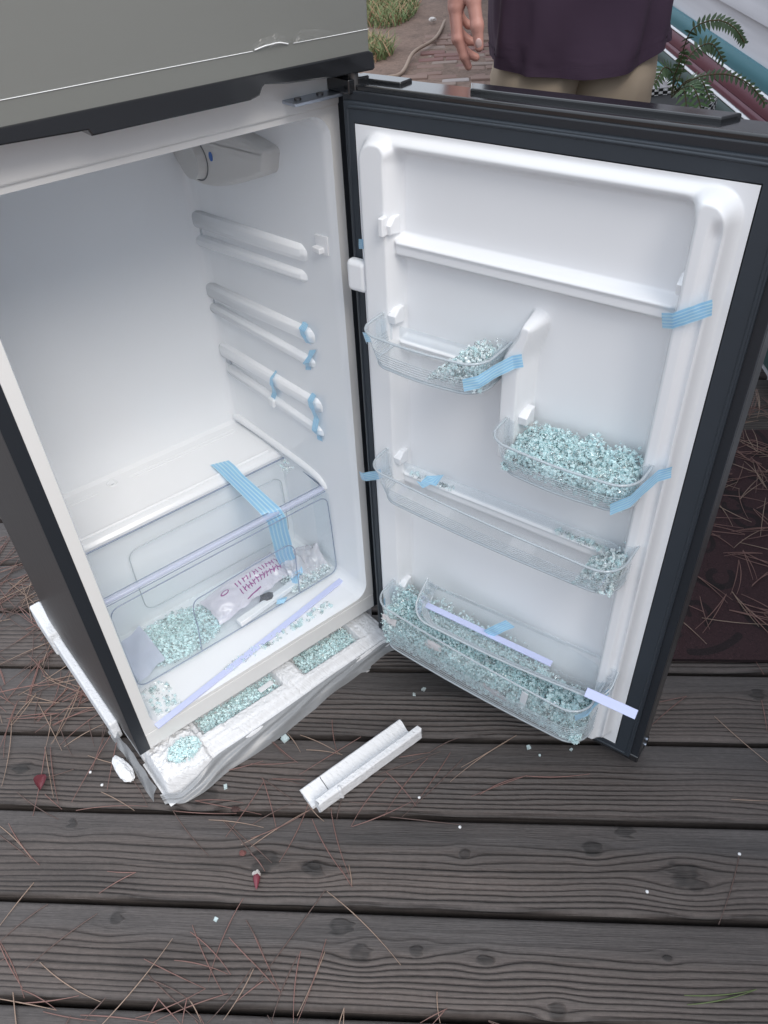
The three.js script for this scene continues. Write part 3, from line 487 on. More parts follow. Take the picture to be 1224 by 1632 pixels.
// ---------- door bins ----------
// outline of a bin seen from above: from the back left round the front to the back right, in door coordinates
function binPath(dl, dr, fl, fr, r, back = 0.002, k = 8) {
  const o = [[dl, back]];
  for (let i = 0; i <= k; i++) { const a = Math.PI - i / k * Math.PI / 2; o.push([dl + r + r * Math.cos(a), fl - r + r * Math.sin(a)]); }
  for (let i = 1; i < 10; i++) { const s = i / 10; o.push([dl + r + (dr - dl - 2 * r) * s, fl + (fr - fl) * s + 0.004 * Math.sin(s * Math.PI)]); }
  for (let i = 0; i <= k; i++) { const a = Math.PI / 2 - i / k * Math.PI / 2; o.push([dr - r + r * Math.cos(a), fr - r + r * Math.sin(a)]); }
  o.push([dr, back]); return o;
}
function makeBin(name, label, fr, base, p) {
  const t = thing(name, label, 'door bin', fr, base, 'clear door bins');
  const lvl = (f) => binPath(p.dl + (p.bl - p.dl) * f, p.dr + (p.br - p.dr) * f, p.fl + (p.gl - p.fl) * f, p.fr + (p.gr - p.fr) * f, p.r);
  const n = lvl(0).length - 1, rows = [0, 0.25, 0.5, 0.75, 0.9, 0.96, 1].map((f) => { const a = lvl(f), k = f > 0.9 ? (f - 0.9) / 0.1 : 0, c = [(p.bl + p.br) / 2, 0.035]; return a.map((q) => [q[0] - Math.sign(q[0] - c[0]) * 0.006 * k * k, p.vt + (p.vb - p.vt) * f, q[1] - 0.006 * k * k * (q[1] > 0.02 ? 1 : 0)]); });
  part(t, 'bin_wall', grid(n, rows.length - 1, (s, u) => rows[Math.round(u * (rows.length - 1))][Math.round(s * n)], true), M.clear);
  const bot = rows[rows.length - 1], fan = [], c = [(p.bl + p.br) / 2, p.vb, 0.03];
  for (let i = 0; i < n; i++) fan.push(...c, ...bot[i], ...bot[i + 1]); fan.push(...c, ...bot[n], ...bot[0]);
  const fg = new THREE.BufferGeometry(); fg.setAttribute('position', new THREE.Float32BufferAttribute(fan, 3)); fg.setAttribute('uv', new THREE.Float32BufferAttribute(new Float32Array(fan.length / 3 * 2), 2)); fg.computeVertexNormals();
  part(t, 'bin_floor', fg, M.clear);
  const bk = p.back || 0.55;
  part(t, 'back_wall', box(p.dl + 0.002, p.dr - 0.002, p.vb, p.vb + (p.vt - p.vb) * bk, 0.003, 0.005, 0.0005), M.clear);
  const line = (f, out) => lvl(f).map((q) => [q[0], p.vt + (p.vb - p.vt) * f, q[1] + out]);
  part(t, 'rim', tube(line(0, 0), 0.0019, 8, false, 160), M.rim);
  part(t, 'base_edge', tube(line(0.985, -0.001), 0.0021, 6, false, 160), M.rim);
  const rb = p.ribs || [0.5, 0.58, 0.66, 0.74, 0.82, 0.9]; const ribs = rb.map((f) => tube(line(f, 0), 0.00062, 5, false, 110));
  part(t, 'wall_ribs', ribs, M.rim);
  for (const [d, w] of [[p.dl + 0.004, 1], [p.dr - 0.004, -1]]) {
    const cl = []; for (const m of [0.006, 0.018, 0.031]) cl.push(box(Math.min(d, d + w * 0.009), Math.max(d, d + w * 0.009), p.vt - (p.vt - p.vb) * 0.75, p.vt + (m < 0.03 ? 0.004 : 0.0), m, m + 0.0026, 0.0006), box(d - 0.0008, d + 0.0008, p.vt - (p.vt - p.vb) * 0.75, p.vt + 0.002, m, m + 0.012, 0.0003));
    part(t, 'mounting_clip', cl, M.clear);
  }
  return t;
}
makeBin('door_bin', 'small clear bin at upper left of door, glass crumbs in its right end', DR, [0.145, 0.74, 0], { dl: 0.046, dr: 0.2425, bl: 0.058, br: 0.234, fl: 0.086, fr: 0.086, gl: 0.076, gr: 0.076, vt: 0.79, vb: 0.738, r: 0.034 });
makeBin('door_bin', 'small clear bin on the right, heaped full of aqua glass', DR, [0.36, 0.635, 0], { dl: 0.2575, dr: 0.4635, bl: 0.268, br: 0.455, fl: 0.09, fr: 0.092, gl: 0.074, gr: 0.074, vt: 0.691, vb: 0.634, r: 0.034 });
makeBin('door_bin', 'long clear bin across the middle of the door, nearly empty', DR, [0.255, 0.49, 0], { dl: 0.043, dr: 0.468, bl: 0.056, br: 0.461, fl: 0.083, fr: 0.1, gl: 0.069, gr: 0.076, vt: 0.552, vb: 0.486, r: 0.036 });
makeBin('door_bin', 'deep clear bottom bin of the door, full of broken glass', DR, [0.255, 0.127, 0], { dl: 0.045, dr: 0.4655, bl: 0.048, br: 0.462, fl: 0.092, fr: 0.112, gl: 0.078, gr: 0.083, vt: 0.252, vb: 0.127, r: 0.038, ribs: [0.55, 0.61, 0.67, 0.73, 0.79, 0.85, 0.91] });
// a bin that fell into the bottom one
{
  const q = DR.q.clone().multiply(new THREE.Quaternion().setFromEuler(new THREE.Euler(0.55, 0.05, -0.16)));
  const o = V3(0.13, 0.283, 0.02).applyQuaternion(DR.q).add(DR.o);
  makeBin('loose_bin', 'clear bin fallen loose, lying tilted inside the bottom door bin', frame(o, q), [0, 0, 0], { dl: 0, dr: 0.345, bl: 0.008, br: 0.337, fl: 0.075, fr: 0.075, gl: 0.066, gr: 0.066, vt: 0.06, vb: 0.0, r: 0.034 });
}
// broken glass in the bins
heap('glass_heap', 'small pile of glass crumbs in the right end of the upper left bin', DR, [0.2, 0.74, 0.04], 900, () => { const d = 0.237 - 0.085 * Math.pow(rnd(), 1.2), m = rr(0.008, 0.072), top = 0.05 * ss(0.15, 0.215, d) * (0.75 + 0.5 * noise(d * 60, m * 60)); return [Math.min(d, 0.232), 0.7415 + top * Math.pow(rnd(), 0.7), m]; }, 0.003, 0.0072, true);
heap('glass_heap', 'big heap of aqua glass crumbs filling the right small bin', DR, [0.36, 0.64, 0.04], 3800, () => { const d = rr(0.275, 0.452), m = 0.006 + 0.07 * rnd(), top = (0.022 + 0.019 * ss(0.27, 0.32, d) + 0.015 * ss(0.05, 0.0, m)) * (0.8 + 0.4 * noise(d * 50, m * 50)) - 0.014 * ss(0.055, 0.075, m) * (1 - d); return [d, 0.638 + top * Math.pow(rnd(), 0.6), m]; }, 0.003, 0.0072);
heap('glass_heap', 'glass crumbs caught in the right end of the long middle bin', DR, [0.43, 0.49, 0.04], 650, () => { const a = rnd(), d = 0.463 - 0.06 * a * a, m = rr(0.01, 0.078); return [Math.min(0.456, d), 0.49 + 0.05 * Math.pow(rnd(), 1.4) * ss(0.395, 0.45, d), m]; }, 0.003, 0.007, true);
heap('glass_crumbs', 'thin line of glass crumbs on the ledge behind the long bin', DR, [0.3, 0.505, 0.005], 130, () => { const d = rnd() < 0.4 ? rr(0.075, 0.16) : rr(0.34, 0.445); return [d, 0.5055 + 0.003 * rnd(), rr(0.0, 0.012)]; }, 0.0035, 0.0065, true);
heap('glass_heap', 'deep mass of aqua glass crumbs in the bottom bin', DR, [0.25, 0.13, 0.04], 11000, () => {
  const d = rr(0.054, 0.458), m = 0.005 + 0.082 * Math.pow(rnd(), 0.7), top = (0.098 - 0.05 * ss(0.2, 0.42, d) + 0.014 * ss(0.05, 0.01, m) - 0.02 * ss(0.05, 0.085, m)) * (0.85 + 0.3 * noise(d * 40, m * 40)); const k = Math.pow(rnd(), 0.55);
  return [d, 0.131 + top * k, Math.min(m, 0.073 + (d - 0.05) * 0.016 + 0.012 * k)];
}, 0.0032, 0.0076);
heap('glass_heap', 'ridged stack of aqua glass slivers by the bottom bin right end', DR, [0.42, 0.2, 0.05], 160, () => [rr(0.385, 0.44), rr(0.185, 0.21), rr(0.03, 0.075)], 0.006, 0.011);
// other scraps in the bottom bin
solo('trim_strip', 'long pale lavender trim strip lying on the glass in bottom bin', 'plastic strip', box(-0.12, 0.12, -0.0012, 0.0012, -0.006, 0.006, 0.0005).rotateZ(-0.075).rotateY(0.07).translate(0.258, 0.262, 0.05), M.lavender, DR, [0.258, 0.262, 0.05]);
solo('trim_strip', 'short lavender trim strip sticking out past the door edge', 'plastic strip', box(-0.041, 0.041, -0.0012, 0.0012, -0.0075, 0.0075, 0.0005).rotateX(0.7).rotateZ(0.05).translate(0.493, 0.276, 0.078), M.lavender, DR, [0.493, 0.276, 0.078]);
solo('plastic_scrap', 'small upright white plastic tab in the bottom bin', 'plastic scrap', box(-0.006, 0.006, -0.026, 0.026, -0.001, 0.001, 0.0005).rotateZ(-0.1).translate(0.352, 0.178, 0.083), M.whitePlastic, DR, [0.352, 0.178, 0.083]);
solo('paper_scrap', 'torn white paper scrap pressed against left end of bottom bin', 'paper scrap', grid(8, 6, (s, t) => [0.058 + 0.03 * s, 0.195 + 0.022 * t + 0.004 * noise(s * 4, 2), 0.078 + 0.006 * noise(s * 3, t * 3)]), std(0.72, 0.67, 0.66, 0.8, { side: THREE.DoubleSide }), DR, [0.07, 0.2, 0.08]);
solo('paper_scrap', 'crumpled pinkish paper scrap near the middle of the bottom bin', 'paper scrap', lump(0.018, 0.011, 0.004, 2, 0.4, 2, 3).translate(0.17, 0.205, 0.083), std(0.7, 0.66, 0.66, 0.8), DR, [0.17, 0.205, 0.083]);
solo('paper_scrap', 'grey printed paper scrap low in the bottom bin right of middle', 'paper scrap', lump(0.026, 0.009, 0.003, 2, 0.4, 2, 9).rotateZ(-0.2).translate(0.3, 0.165, 0.083), std(0.5, 0.45, 0.46, 0.8), DR, [0.3, 0.165, 0.083]);

// ---------- crisper drawer and what lies in it ----------
{
  const t = thing('crisper_drawer', 'large clear crisper drawer at the bottom of the fridge', 'drawer', FR, [0.285, 0.134, -0.17]);
  const u0 = 0.052, u1 = 0.513, v0 = 0.134, v1 = 0.345, nb = -0.228, nf = -0.083;
  part(t, 'front_panel', grid(1, 6, (s, k) => [u0 + (u1 - u0) * s, v0 + (v1 - v0) * k, nf - 0.008 * k]), M.clearDrawer);
  part(t, 'back_panel', grid(1, 1, (s, k) => [u0 + (u1 - u0) * s, v0 + (v1 + 0.012 - v0) * k, nb]), M.clearDrawer);
  for (const u of [u0, u1]) part(t, 'side_panel', grid(1, 1, (s, k) => [u, v0 + (v1 - v0) * k, nb + (nf - nb) * s]), M.clearDrawer);
  part(t, 'drawer_floor', grid(1, 1, (s, k) => [u0 + (u1 - u0) * s, v0 + 0.001, nb + (nf - nb) * k]), M.clearDrawer);
  part(t, 'front_rim', box(u0 - 0.002, u1 + 0.001, 0.346, 0.3535, -0.1045, -0.096, 0.002), M.lavenderClear);
  part(t, 'rim_edge', [rod([u0, 0.3545, -0.105], [u1, 0.3545, -0.105], 0.001), rod([u0, 0.345, -0.0945], [u1, 0.345, -0.0945], 0.0009)], M.rimDark);
  part(t, 'back_rim', [rod([u0, v1 + 0.012, nb], [u1, v1 + 0.012, nb], 0.0016), rod([u1, v1 + 0.012, nb], [u1, v1 + 0.006, -0.105], 0.0016), rod([u0, v1 + 0.012, nb], [u0, v1 + 0.006, -0.105], 0.0016)], M.rimDark);
  const rim = roundRect(u0 + 0.004, u1 - 0.001, v0 + 0.004, v1 - 0.008, 0.018).map((q) => [q[0], q[1], nf + 0.001 - 0.008 * (q[1] - v0) / (v1 - v0)]);
  part(t, 'panel_edge', tube(rim, 0.0011, 5, true, 260), M.rimDark);
  const pk = [[0.187, 0.139], [0.193, 0.2], [0.196, 0.252], [0.204, 0.263], [0.225, 0.265], [0.39, 0.272], [0.412, 0.27], [0.42, 0.258], [0.418, 0.2], [0.416, 0.139]].map((q) => [q[0], q[1], nf + 0.002 - 0.008 * (q[1] - v0) / (v1 - v0)]);
  part(t, 'grip_outline', tube(pk, 0.0011, 5, false, 120), M.rimDark);
  part(t, 'grip_recess', grid(1, 3, (s, k) => [0.195 + 0.222 * s, 0.14 + 0.125 * k, nf - 0.012 - 0.012 * Math.sin(k * 3)]), M.clearDrawer);
  const inner = roundRect(0.15, 0.492, 0.16, 0.318, 0.02).map((q) => [q[0], q[1], nb + 0.002]);
  part(t, 'back_emboss', tube(inner, 0.0009, 5, true, 200), M.rim);
}
heap('glass_crumbs', 'aqua glass crumbs strewn over the left half of the crisper drawer floor', FR, [0.16, 0.136, -0.14], 1700, () => { const a = rr(0, 6.28), r = Math.pow(rnd(), 0.85); return [0.17 + 0.1 * r * Math.cos(a), 0.138 + 0.01 * rnd() * (1 - r), -0.15 + 0.062 * r * Math.sin(a)]; }, 0.003, 0.0072);
heap('glass_crumbs', 'glass crumbs in the right front corner of the crisper drawer', FR, [0.45, 0.136, -0.13], 420, () => [0.455 + 0.05 * (rnd() - 0.5) * 2, 0.138 + 0.012 * rnd(), -0.13 + 0.045 * (rnd() - 0.5) * 2], 0.003, 0.0072, true);
heap('glass_crumbs', 'few glass crumbs on the fridge floor along the fallen trim strip', FR, [0.3, 0.126, -0.03], 150, () => { const u = rr(0.2, 0.45); return [u, 0.1275 + 0.002 * rnd(), -0.028 + 0.028 * (0.45 - u) + rr(-0.008, 0.012)]; }, 0.0035, 0.0075, true);
heap('glass_crumbs', 'glass crumbs against the left front edge of the fridge floor', FR, [0.08, 0.126, -0.06], 130, () => [0.052 + 0.05 * Math.pow(rnd(), 1.5), 0.1275 + 0.003 * rnd(), rr(-0.08, -0.008)], 0.0035, 0.0075, true);
heap('glass_crumbs', 'clear glass crumbs on the crisper back ledge below the tape', FR, [0.2, 0.372, -0.3], 26, () => [0.47 + 0.022 * rnd(), 0.3735 + 0.004 * rnd(), rr(-0.2, -0.16)], 0.003, 0.007, true);
solo('trim_strip', 'long lavender trim strip fallen diagonally across the fridge floor', 'plastic strip', (() => { const g = box(-0.236, 0.236, -0.0018, 0.0018, -0.0062, 0.0062, 0.0006); return g.rotateY(0.15).translate(0.2755, 0.1285, -0.027); })(), M.lavender, FR, [0.2755, 0.1285, -0.027]);
{
  // crumpled clear bag of fittings with pink printing
  const c = document.createElement('canvas'); c.width = 512; c.height = 256; const g = c.getContext('2d');
  g.fillStyle = '#efe9f2'; g.fillRect(0, 0, 512, 256); g.strokeStyle = '#a23a8c'; g.lineWidth = 7; g.lineCap = 'round';
  g.beginPath(); g.ellipse(110, 128, 22, 13, 0.2, 0, 6.3); g.stroke();
  let s3 = 11; const r3 = () => { s3 = (s3 * 16807) % 2147483647; return s3 / 2147483647; };
  for (let row = 0; row < 2; row++) for (let i = 0; i < 13; i++) { const x = 190 + i * 23, y = 140 + row * 46; g.lineWidth = 6; g.beginPath(); g.moveTo(x, y - 16 + r3() * 6); g.lineTo(x + 3 - r3() * 6, y + 16); g.stroke(); if (r3() > 0.45) { g.beginPath(); g.moveTo(x, y - 10 + 20 * r3()); g.lineTo(x + 14, y - 10 + 20 * r3()); g.stroke(); } }
  g.beginPath(); g.moveTo(200, 234); g.lineTo(300, 228); g.stroke();
  const t = new THREE.CanvasTexture(c); t.colorSpace = THREE.SRGBColorSpace;
  const m = new THREE.MeshPhysicalMaterial({ map: t, roughness: 0.2, transmission: 0.3, thickness: 0, side: THREE.DoubleSide });
  const bag = grid(48, 24, (s, k) => { const a = Math.sin(Math.PI * k), e = Math.sin(Math.PI * clamp(s * 1.0)), w = fbm(s * 9, k * 6) - 0.4; return [0.245 + 0.19 * s + 0.004 * w, 0.142 + (0.026 * a + 0.008) * (0.35 + 0.65 * Math.pow(Math.max(e, 0), 0.5)) + 0.016 * w * a, -0.12 - 0.085 * k + 0.012 * w - 0.03 * (s - 0.5)]; });
  solo('plastic_bag', 'crumpled clear plastic bag with pink printing in the crisper drawer', 'plastic bag', bag, m, FR, [0.34, 0.14, -0.16]);
  solo('plastic_part', 'white plastic strip lying beneath the bag in the drawer', 'plastic part', box(-0.08, 0.08, 0, 0.012, -0.008, 0.008, 0.002).rotateY(0.12).translate(0.355, 0.139, -0.098), M.whitePlastic, FR, [0.355, 0.139, -0.098]);
  solo('plastic_part', 'small black angular plastic piece beside the bag in the drawer', 'plastic part', lump(0.019, 0.008, 0.014, 1, 0.5, 1.6, 5).rotateY(0.5).translate(0.352, 0.146, -0.105), std(0.04, 0.042, 0.045, 0.5), FR, [0.352, 0.146, -0.105]);
  solo('plastic_sheet', 'white folded plastic sheet at the left end of drawer floor', 'plastic sheet', grid(12, 10, (s, k) => [0.062 + 0.06 * s, 0.137 + 0.01 * noise(s * 3, k * 3) + 0.012 * s * s, -0.2 + 0.11 * k - 0.01 * s]), std(0.7, 0.74, 0.86, 0.5, { transmission: 0.3, thickness: 0, side: THREE.DoubleSide }), FR, [0.08, 0.137, -0.14]);
  solo('plastic_sheet', 'crumpled clear plastic wrap in the right back of the drawer', 'plastic wrap', grid(26, 20, (s, k) => [0.42 + 0.085 * s, 0.14 + 0.06 * fbm(s * 5, k * 5) * Math.sin(k * 3.14), -0.19 + 0.09 * k]), M.bag, FR, [0.46, 0.14, -0.14]);
}

// ---------- blue packing tape ----------
const TG = 'pieces of blue packing tape';
const tape = (label, fr, pts, wid) => solo('packing_tape', label, 'tape', ribbon(pts, wid), M.tape, fr, pts[Math.floor(pts.length / 2)].map((v) => v), TG);
tape('blue tape across the right end of the door top shelf rail', DR, [[0.436, 0.879, 0.02], [0.452, 0.889, 0.0355], [0.47, 0.902, 0.0365], [0.489, 0.9135, 0.0345]], [-0.0018, 0.0095, 0.001]);
tape('blue tape from the upper left bin right end to the column', DR, [[0.222, 0.7625, 0.0905], [0.238, 0.7665, 0.079], [0.2475, 0.7735, 0.058], [0.262, 0.781, 0.0345], [0.275, 0.7865, 0.0325]], [[-0.001, 0.0095, 0.001], [-0.001, 0.0095, 0], [-0.001, 0.0095, 0], [-0.002, 0.0095, 0], [-0.002, 0.009, 0]]);
tape('blue tape wrapped round the left end of the upper left bin', DR, [[0.03, 0.752, 0.033], [0.0405, 0.767, 0.058], [0.0475, 0.775, 0.07], [0.058, 0.778, 0.08]], [0.0, 0.009, 0.003]);
tape('blue tape from the right small bin to the right column', DR, [[0.441, 0.654, 0.094], [0.459, 0.667, 0.08], [0.4685, 0.68, 0.06], [0.476, 0.687, 0.04], [0.489, 0.694, 0.033]], [-0.001, 0.0095, 0.001]);
tape('blue tape on the left end of the long middle bin', DR, [[-0.018, 0.471, 0.022], [0.0, 0.483, 0.034], [0.022, 0.495, 0.034], [0.0425, 0.512, 0.04]], [-0.0015, 0.009, 0.001]);
tape('crumpled blue tape on the ledge of the long middle bin', DR, [[0.108, 0.507, 0.026], [0.118, 0.513, 0.024], [0.126, 0.5175, 0.018], [0.136, 0.528, 0.01]], [[0.01, 0.001, 0.006], [0.011, 0.004, 0.003], [0.011, -0.003, 0.004], [0.009, 0.006, 0.002]]);
tape('pale blue tape at the right end of the deep bottom bin', DR, [[0.448, 0.219, 0.094], [0.462, 0.232, 0.083], [0.4685, 0.243, 0.062], [0.478, 0.252, 0.04]], [-0.001, 0.0075, 0.001]);
tape('pale blue tape at the left end of the deep bottom bin', DR, [[0.03, 0.21, 0.035], [0.0425, 0.215, 0.05], [0.046, 0.222, 0.06]], [0.0, 0.0095, 0.0]);
tape('blue tape stuck on the loose bin inside the bottom bin', DR, [[0.262, 0.264, 0.052], [0.278, 0.284, 0.048], [0.296, 0.301, 0.04]], [-0.008, 0.0055, 0.002]);
tape('short blue tape on the door left edge above the white tab', DR, [[-0.0045, 0.8745, 0.003], [0.004, 0.8765, 0.0045], [0.0105, 0.877, 0.0075]], [0.001, 0.0075, 0.001]);
const onRail = (n, v, h) => [wallU(n) - h, v, n];
tape('blue tape over the upper half of the middle shelf rail', FR, [onRail(-0.094, 0.703, 0.004), onRail(-0.093, 0.694, 0.0135), onRail(-0.0915, 0.682, 0.0135), onRail(-0.089, 0.6665, 0.005)], [0.0005, 0.0, 0.0078]);
tape('blue tape over the lower half of the middle shelf rail', FR, [onRail(-0.085, 0.656, 0.002), onRail(-0.088, 0.645, 0.006), onRail(-0.0935, 0.632, 0.0135), onRail(-0.101, 0.6185, 0.005), onRail(-0.1045, 0.61, 0.003)], [0.0005, 0.003, 0.0078]);
tape('narrow blue tape near the middle of the lowest shelf rail', FR, [onRail(-0.205, 0.568, 0.002), onRail(-0.206, 0.556, 0.0135), onRail(-0.209, 0.54, 0.0135), onRail(-0.216, 0.517, 0.005), onRail(-0.225, 0.494, 0.01), onRail(-0.232, 0.478, 0.003)], [[0, 0, 0.004], [0, 0, 0.004], [0, 0.001, 0.006], [0, 0.001, 0.0075], [0, 0.001, 0.0075], [0, 0.001, 0.0075]]);
tape('long blue tape over the front end of the lowest shelf rail', FR, [onRail(-0.094, 0.566, 0.003), onRail(-0.093, 0.556, 0.0135), onRail(-0.0915, 0.541, 0.0135), onRail(-0.0905, 0.518, 0.006), onRail(-0.091, 0.493, 0.0135), onRail(-0.0925, 0.476, 0.004), onRail(-0.093, 0.466, 0.003)], [0, 0.001, 0.0078]);
tape('long wide blue tape running from the rear step into crisper drawer', FR, [[0.3915, 0.3755, -0.279], [0.3915, 0.3745, -0.255], [0.391, 0.37, -0.225], [0.392, 0.3645, -0.16], [0.3935, 0.358, -0.103], [0.4, 0.335, -0.096], [0.413, 0.26, -0.118], [0.425, 0.2, -0.14], [0.436, 0.16, -0.15]], [0.0175, 0.0, 0.006]);
tape('crumpled bright blue tape scrap at the drawer right front', FR, [[0.415, 0.15, -0.1], [0.425, 0.157, -0.108], [0.436, 0.15, -0.118], [0.445, 0.157, -0.13]], [[0.01, 0.002, 0.006], [0.011, 0.008, 0.002], [0.01, -0.004, 0.006], [0.011, 0.006, 0.002]]);
tape('small torn blue tape scrap beside the black piece', FR, [[0.367, 0.142, -0.08], [0.374, 0.147, -0.083], [0.381, 0.142, -0.09]], [[0.006, 0.003, 0.007], [0.008, 0.0, 0.005], [0.006, 0.004, 0.007]]);

// ---------- polystyrene packing under the fridge ----------
{
  const t = thing('foam_tray', 'white polystyrene packing tray under the fridge, cracked and chipped', 'packing foam', FR, [0.28, 0, 0]);
  part(t, 'tray', [box(0.006, W - 0.004, 0.002, VB - 0.003, -0.43, -0.03, 0.004)], M.foam);
  const recess = (u, n) => Math.max(bxs(u, n, 0.112, 0.288, -0.04, 0.0235), bxs(u, n, 0.336, 0.474, -0.04, 0.033));
  function bxs(u, n, a, b, c, d) { return ss(-0.002, 0.002, Math.min(u - a, b - u, n - c, d - n)); }
  const hgt = (u, n) => {
    let h = 0.053 + 0.006 * bxs(u, n, 0.0, 0.1, -0.03, 0.2) + 0.004 * bxs(u, n, 0.295, 0.33, -0.03, 0.034) + 0.003 * bxs(u, n, 0.49, 0.524, -0.03, 0.05) - 0.004 * bxs(u, n, 0.1, 0.6, 0.046, 0.2) + 0.004 * bxs(u, n, 0.102, 0.15, 0.014, 0.035);
    h -= (0.017 + 0.006 * (fbm(u * 40, n * 40) - 0.5)) * recess(u, n); h -= 0.004 * (ss(0.0015, 0, Math.abs(u - 0.292 - n * 0.3)) + ss(0.0012, 0, Math.abs(u - 0.3345))) * ss(0.02, 0.04, n);
    const front = 0.0665 + 0.004 * Math.sin(u * 11) + 0.005 * (noise(u * 26, 3) - 0.5) - 0.006 * ss(0.08, 0.0, u); h -= 0.012 * ss(front - 0.018, front - 0.008, n);
    const rough = u < 0.1 ? 0.0065 : 0.0014; h += rough * (fbm(u * 160, n * 160) - 0.5) * 2;
    h *= 1 - ss(front - 0.003, front + 0.006 + 0.003 * noise(u * 50, 1), n);
    h *= ss(0.005, 0.013 + 0.006 * noise(n * 90, 4), u) * ss(0.543, 0.53, u); return Math.max(0.001, h);
  };
  part(t, 'front_lip', grid(260, 62, (s, k) => { const u = 0.002 + 0.542 * s, n = -0.032 + 0.112 * k; return [u, Math.min(hgt(u, n), n < 0.001 ? VB - 0.004 : 1), n]; }, true), M.foam);
  part(t, 'side_lip', [jitter(new RoundedBoxGeometry(0.016, 0.05, 0.3, 4, 0.004).translate(-0.0055, 0.026, -0.265), 0.001, 60)], M.foam);
  part(t, 'side_block', [jitter(new RoundedBoxGeometry(0.026, 0.066, 0.115, 5, 0.005).translate(-0.005, 0.034, -0.452), 0.0025, 40)], M.foam);
}
heap('glass_crumbs', 'glass crumbs packed in the left slot of the foam tray', FR, [0.2, 0.03, 0], 560, () => [rr(0.116, 0.284), 0.0375 + 0.006 * rnd(), rr(-0.022, 0.019)], 0.003, 0.007);
heap('glass_crumbs', 'glass crumbs packed in the right slot of the foam tray', FR, [0.4, 0.03, 0], 620, () => [rr(0.34, 0.47), 0.0375 + 0.007 * rnd(), rr(-0.022, 0.028)], 0.003, 0.007);
heap('glass_crumbs', 'patch of fine glass on the chipped left foam corner', FR, [0.06, 0.06, 0.03], 420, () => { const a = rr(0, 6.28), r = Math.sqrt(rnd()); return [0.068 + 0.032 * r * Math.cos(a), 0.06 + 0.005 * rnd(), 0.034 + 0.024 * r * Math.sin(a)]; }, 0.003, 0.006);
solo('paper_scrap', 'white paper label lying on glass in the left foam slot', 'paper scrap', box(-0.016, 0.016, 0, 0.001, -0.006, 0.006, 0.0003).rotateY(0.06).translate(0.262, 0.0455, 0.003), M.whitePlastic, FR, [0.262, 0.0455, 0.003]);
{
  // torn shipping film round the foam
  const front = (s, k) => {
    const u = -0.004 + 0.552 * s, bul = 0.012 * Math.sin(s * 3.1) + 0.006 * noise(s * 7, 2) + 0.012 * ss(0.93, 1, s), kk = k * (1 - 0.25 * noise(s * 6 + 3, 8));
    const fold = 0.0022 * Math.sin(k * 9 + s * 24 + 5 * noise(s * 5, k * 2)) * Math.sin(k * Math.PI);
    return [u, 0.036 * (1 - kk) * (1 - 0.55 * ss(0.2, 0.03, s)) + 0.002 + fold * 0.8, 0.0635 + kk * (0.013 + bul) + fold + 0.012 * ss(0.24, 0.1, s) * ss(0.0, 0.06, s) - 0.006 * ss(0.05, 0, s) + 0.004 * Math.sin(s * 5)];
  };
  const side = (s, k) => { const n = 0.05 - 0.19 * s; return [-0.003 - 0.012 * k - 0.004 * noise(s * 8, k * 2), 0.03 * (1 - k) * (1 - 0.4 * s) + 0.002 + 0.003 * Math.sin(s * 22 + k * 5) * k, n]; };
  const t = thing('plastic_film', 'torn grey translucent shipping film hanging round the foam tray front', 'plastic film', FR, [0.27, 0, 0.07]);
  part(t, 'front_sheet', grid(150, 16, front), M.wrap); part(t, 'side_sheet', grid(40, 8, side), M.wrap);
}
// foam pieces broken off on the deck
solo('foam_chunk', 'small rough white foam chunk on the deck left of fridge corner', 'foam piece', (() => { const g = lump(0.036, 0.011, 0.013, 4, 0.3, 1.7, 4); const p = g.attributes.position; for (let i = 0; i < p.count; i++) p.setY(i, Math.max(p.getY(i), -0.007)); g.computeVertexNormals(); return g.rotateY(-0.75).translate(-0.602, 0.008, -0.749); })(), M.foam, WORLD, [-0.602, 0, -0.749]);
{
  const A = V3(-0.238, 0, -0.693), B = V3(-0.062, 0, -0.847), L = A.distanceTo(B), X = B.clone().sub(A).normalize(), Z = V3(-X.z, 0, X.x);
  const fr = frame(A, quatOf(X, V3(0, 1, 0), Z));
  const t = thing('foam_bar', 'long white foam channel bar lying on the deck before the fridge', 'foam piece', fr, [L / 2, 0, 0]);
  const slab = (x0, x1, prof, nx) => { const n = prof.length - 1; return toCreasedNormals(grid(n, nx, (s, k) => { const q = prof[Math.round(s * n)], x = x0 + (x1 - x0) * k, e = k === 0 || k === 1 ? 0.004 * (noise(q[0] * 300 + x * 5, q[1] * 300) - 0.5) : 0; return [x + e, q[1] + 0.0008 * (noise(x * 90, q[0] * 500 + q[1] * 300) - 0.5), q[0]]; }), 0.5); };
  const capOf = (x, prof) => { const s = shapeOf(prof.map((q) => [q[0], q[1]])); return new THREE.ShapeGeometry(s).rotateY(-Math.PI / 2).translate(x, 0, 0); };
  const wall = [[0.024, 0.002], [0.027, 0.005], [0.027, 0.03], [0.0245, 0.033], [0.016, 0.033], [0.0135, 0.03], [0.012, 0.011], [0.012, 0.002], [0.024, 0.002]];
  const trough = [[0.012, 0.002], [0.012, 0.011], [-0.002, 0.0085], [-0.018, 0.019], [-0.022, 0.022], [-0.0255, 0.018], [-0.016, 0.002], [0.012, 0.002]];
  part(t, 'front_wall', [slab(0.001, L, wall, 30), capOf(0.001, wall), capOf(L, wall)], M.foam);
  part(t, 'trough', [slab(0.036, L - 0.013, trough, 30), capOf(0.036, trough), capOf(L - 0.013, trough)], M.foam);
  part(t, 'cracked_end', [slab(-0.006, 0.0345, trough, 8), capOf(-0.006, trough), capOf(0.0345, trough)], M.foam);
  part(t, 'fracture', jitter(box(0.043, 0.05, 0.004, 0.035, 0.02, 0.0295, 0.003, 4), 0.003, 150), M.foam);
}

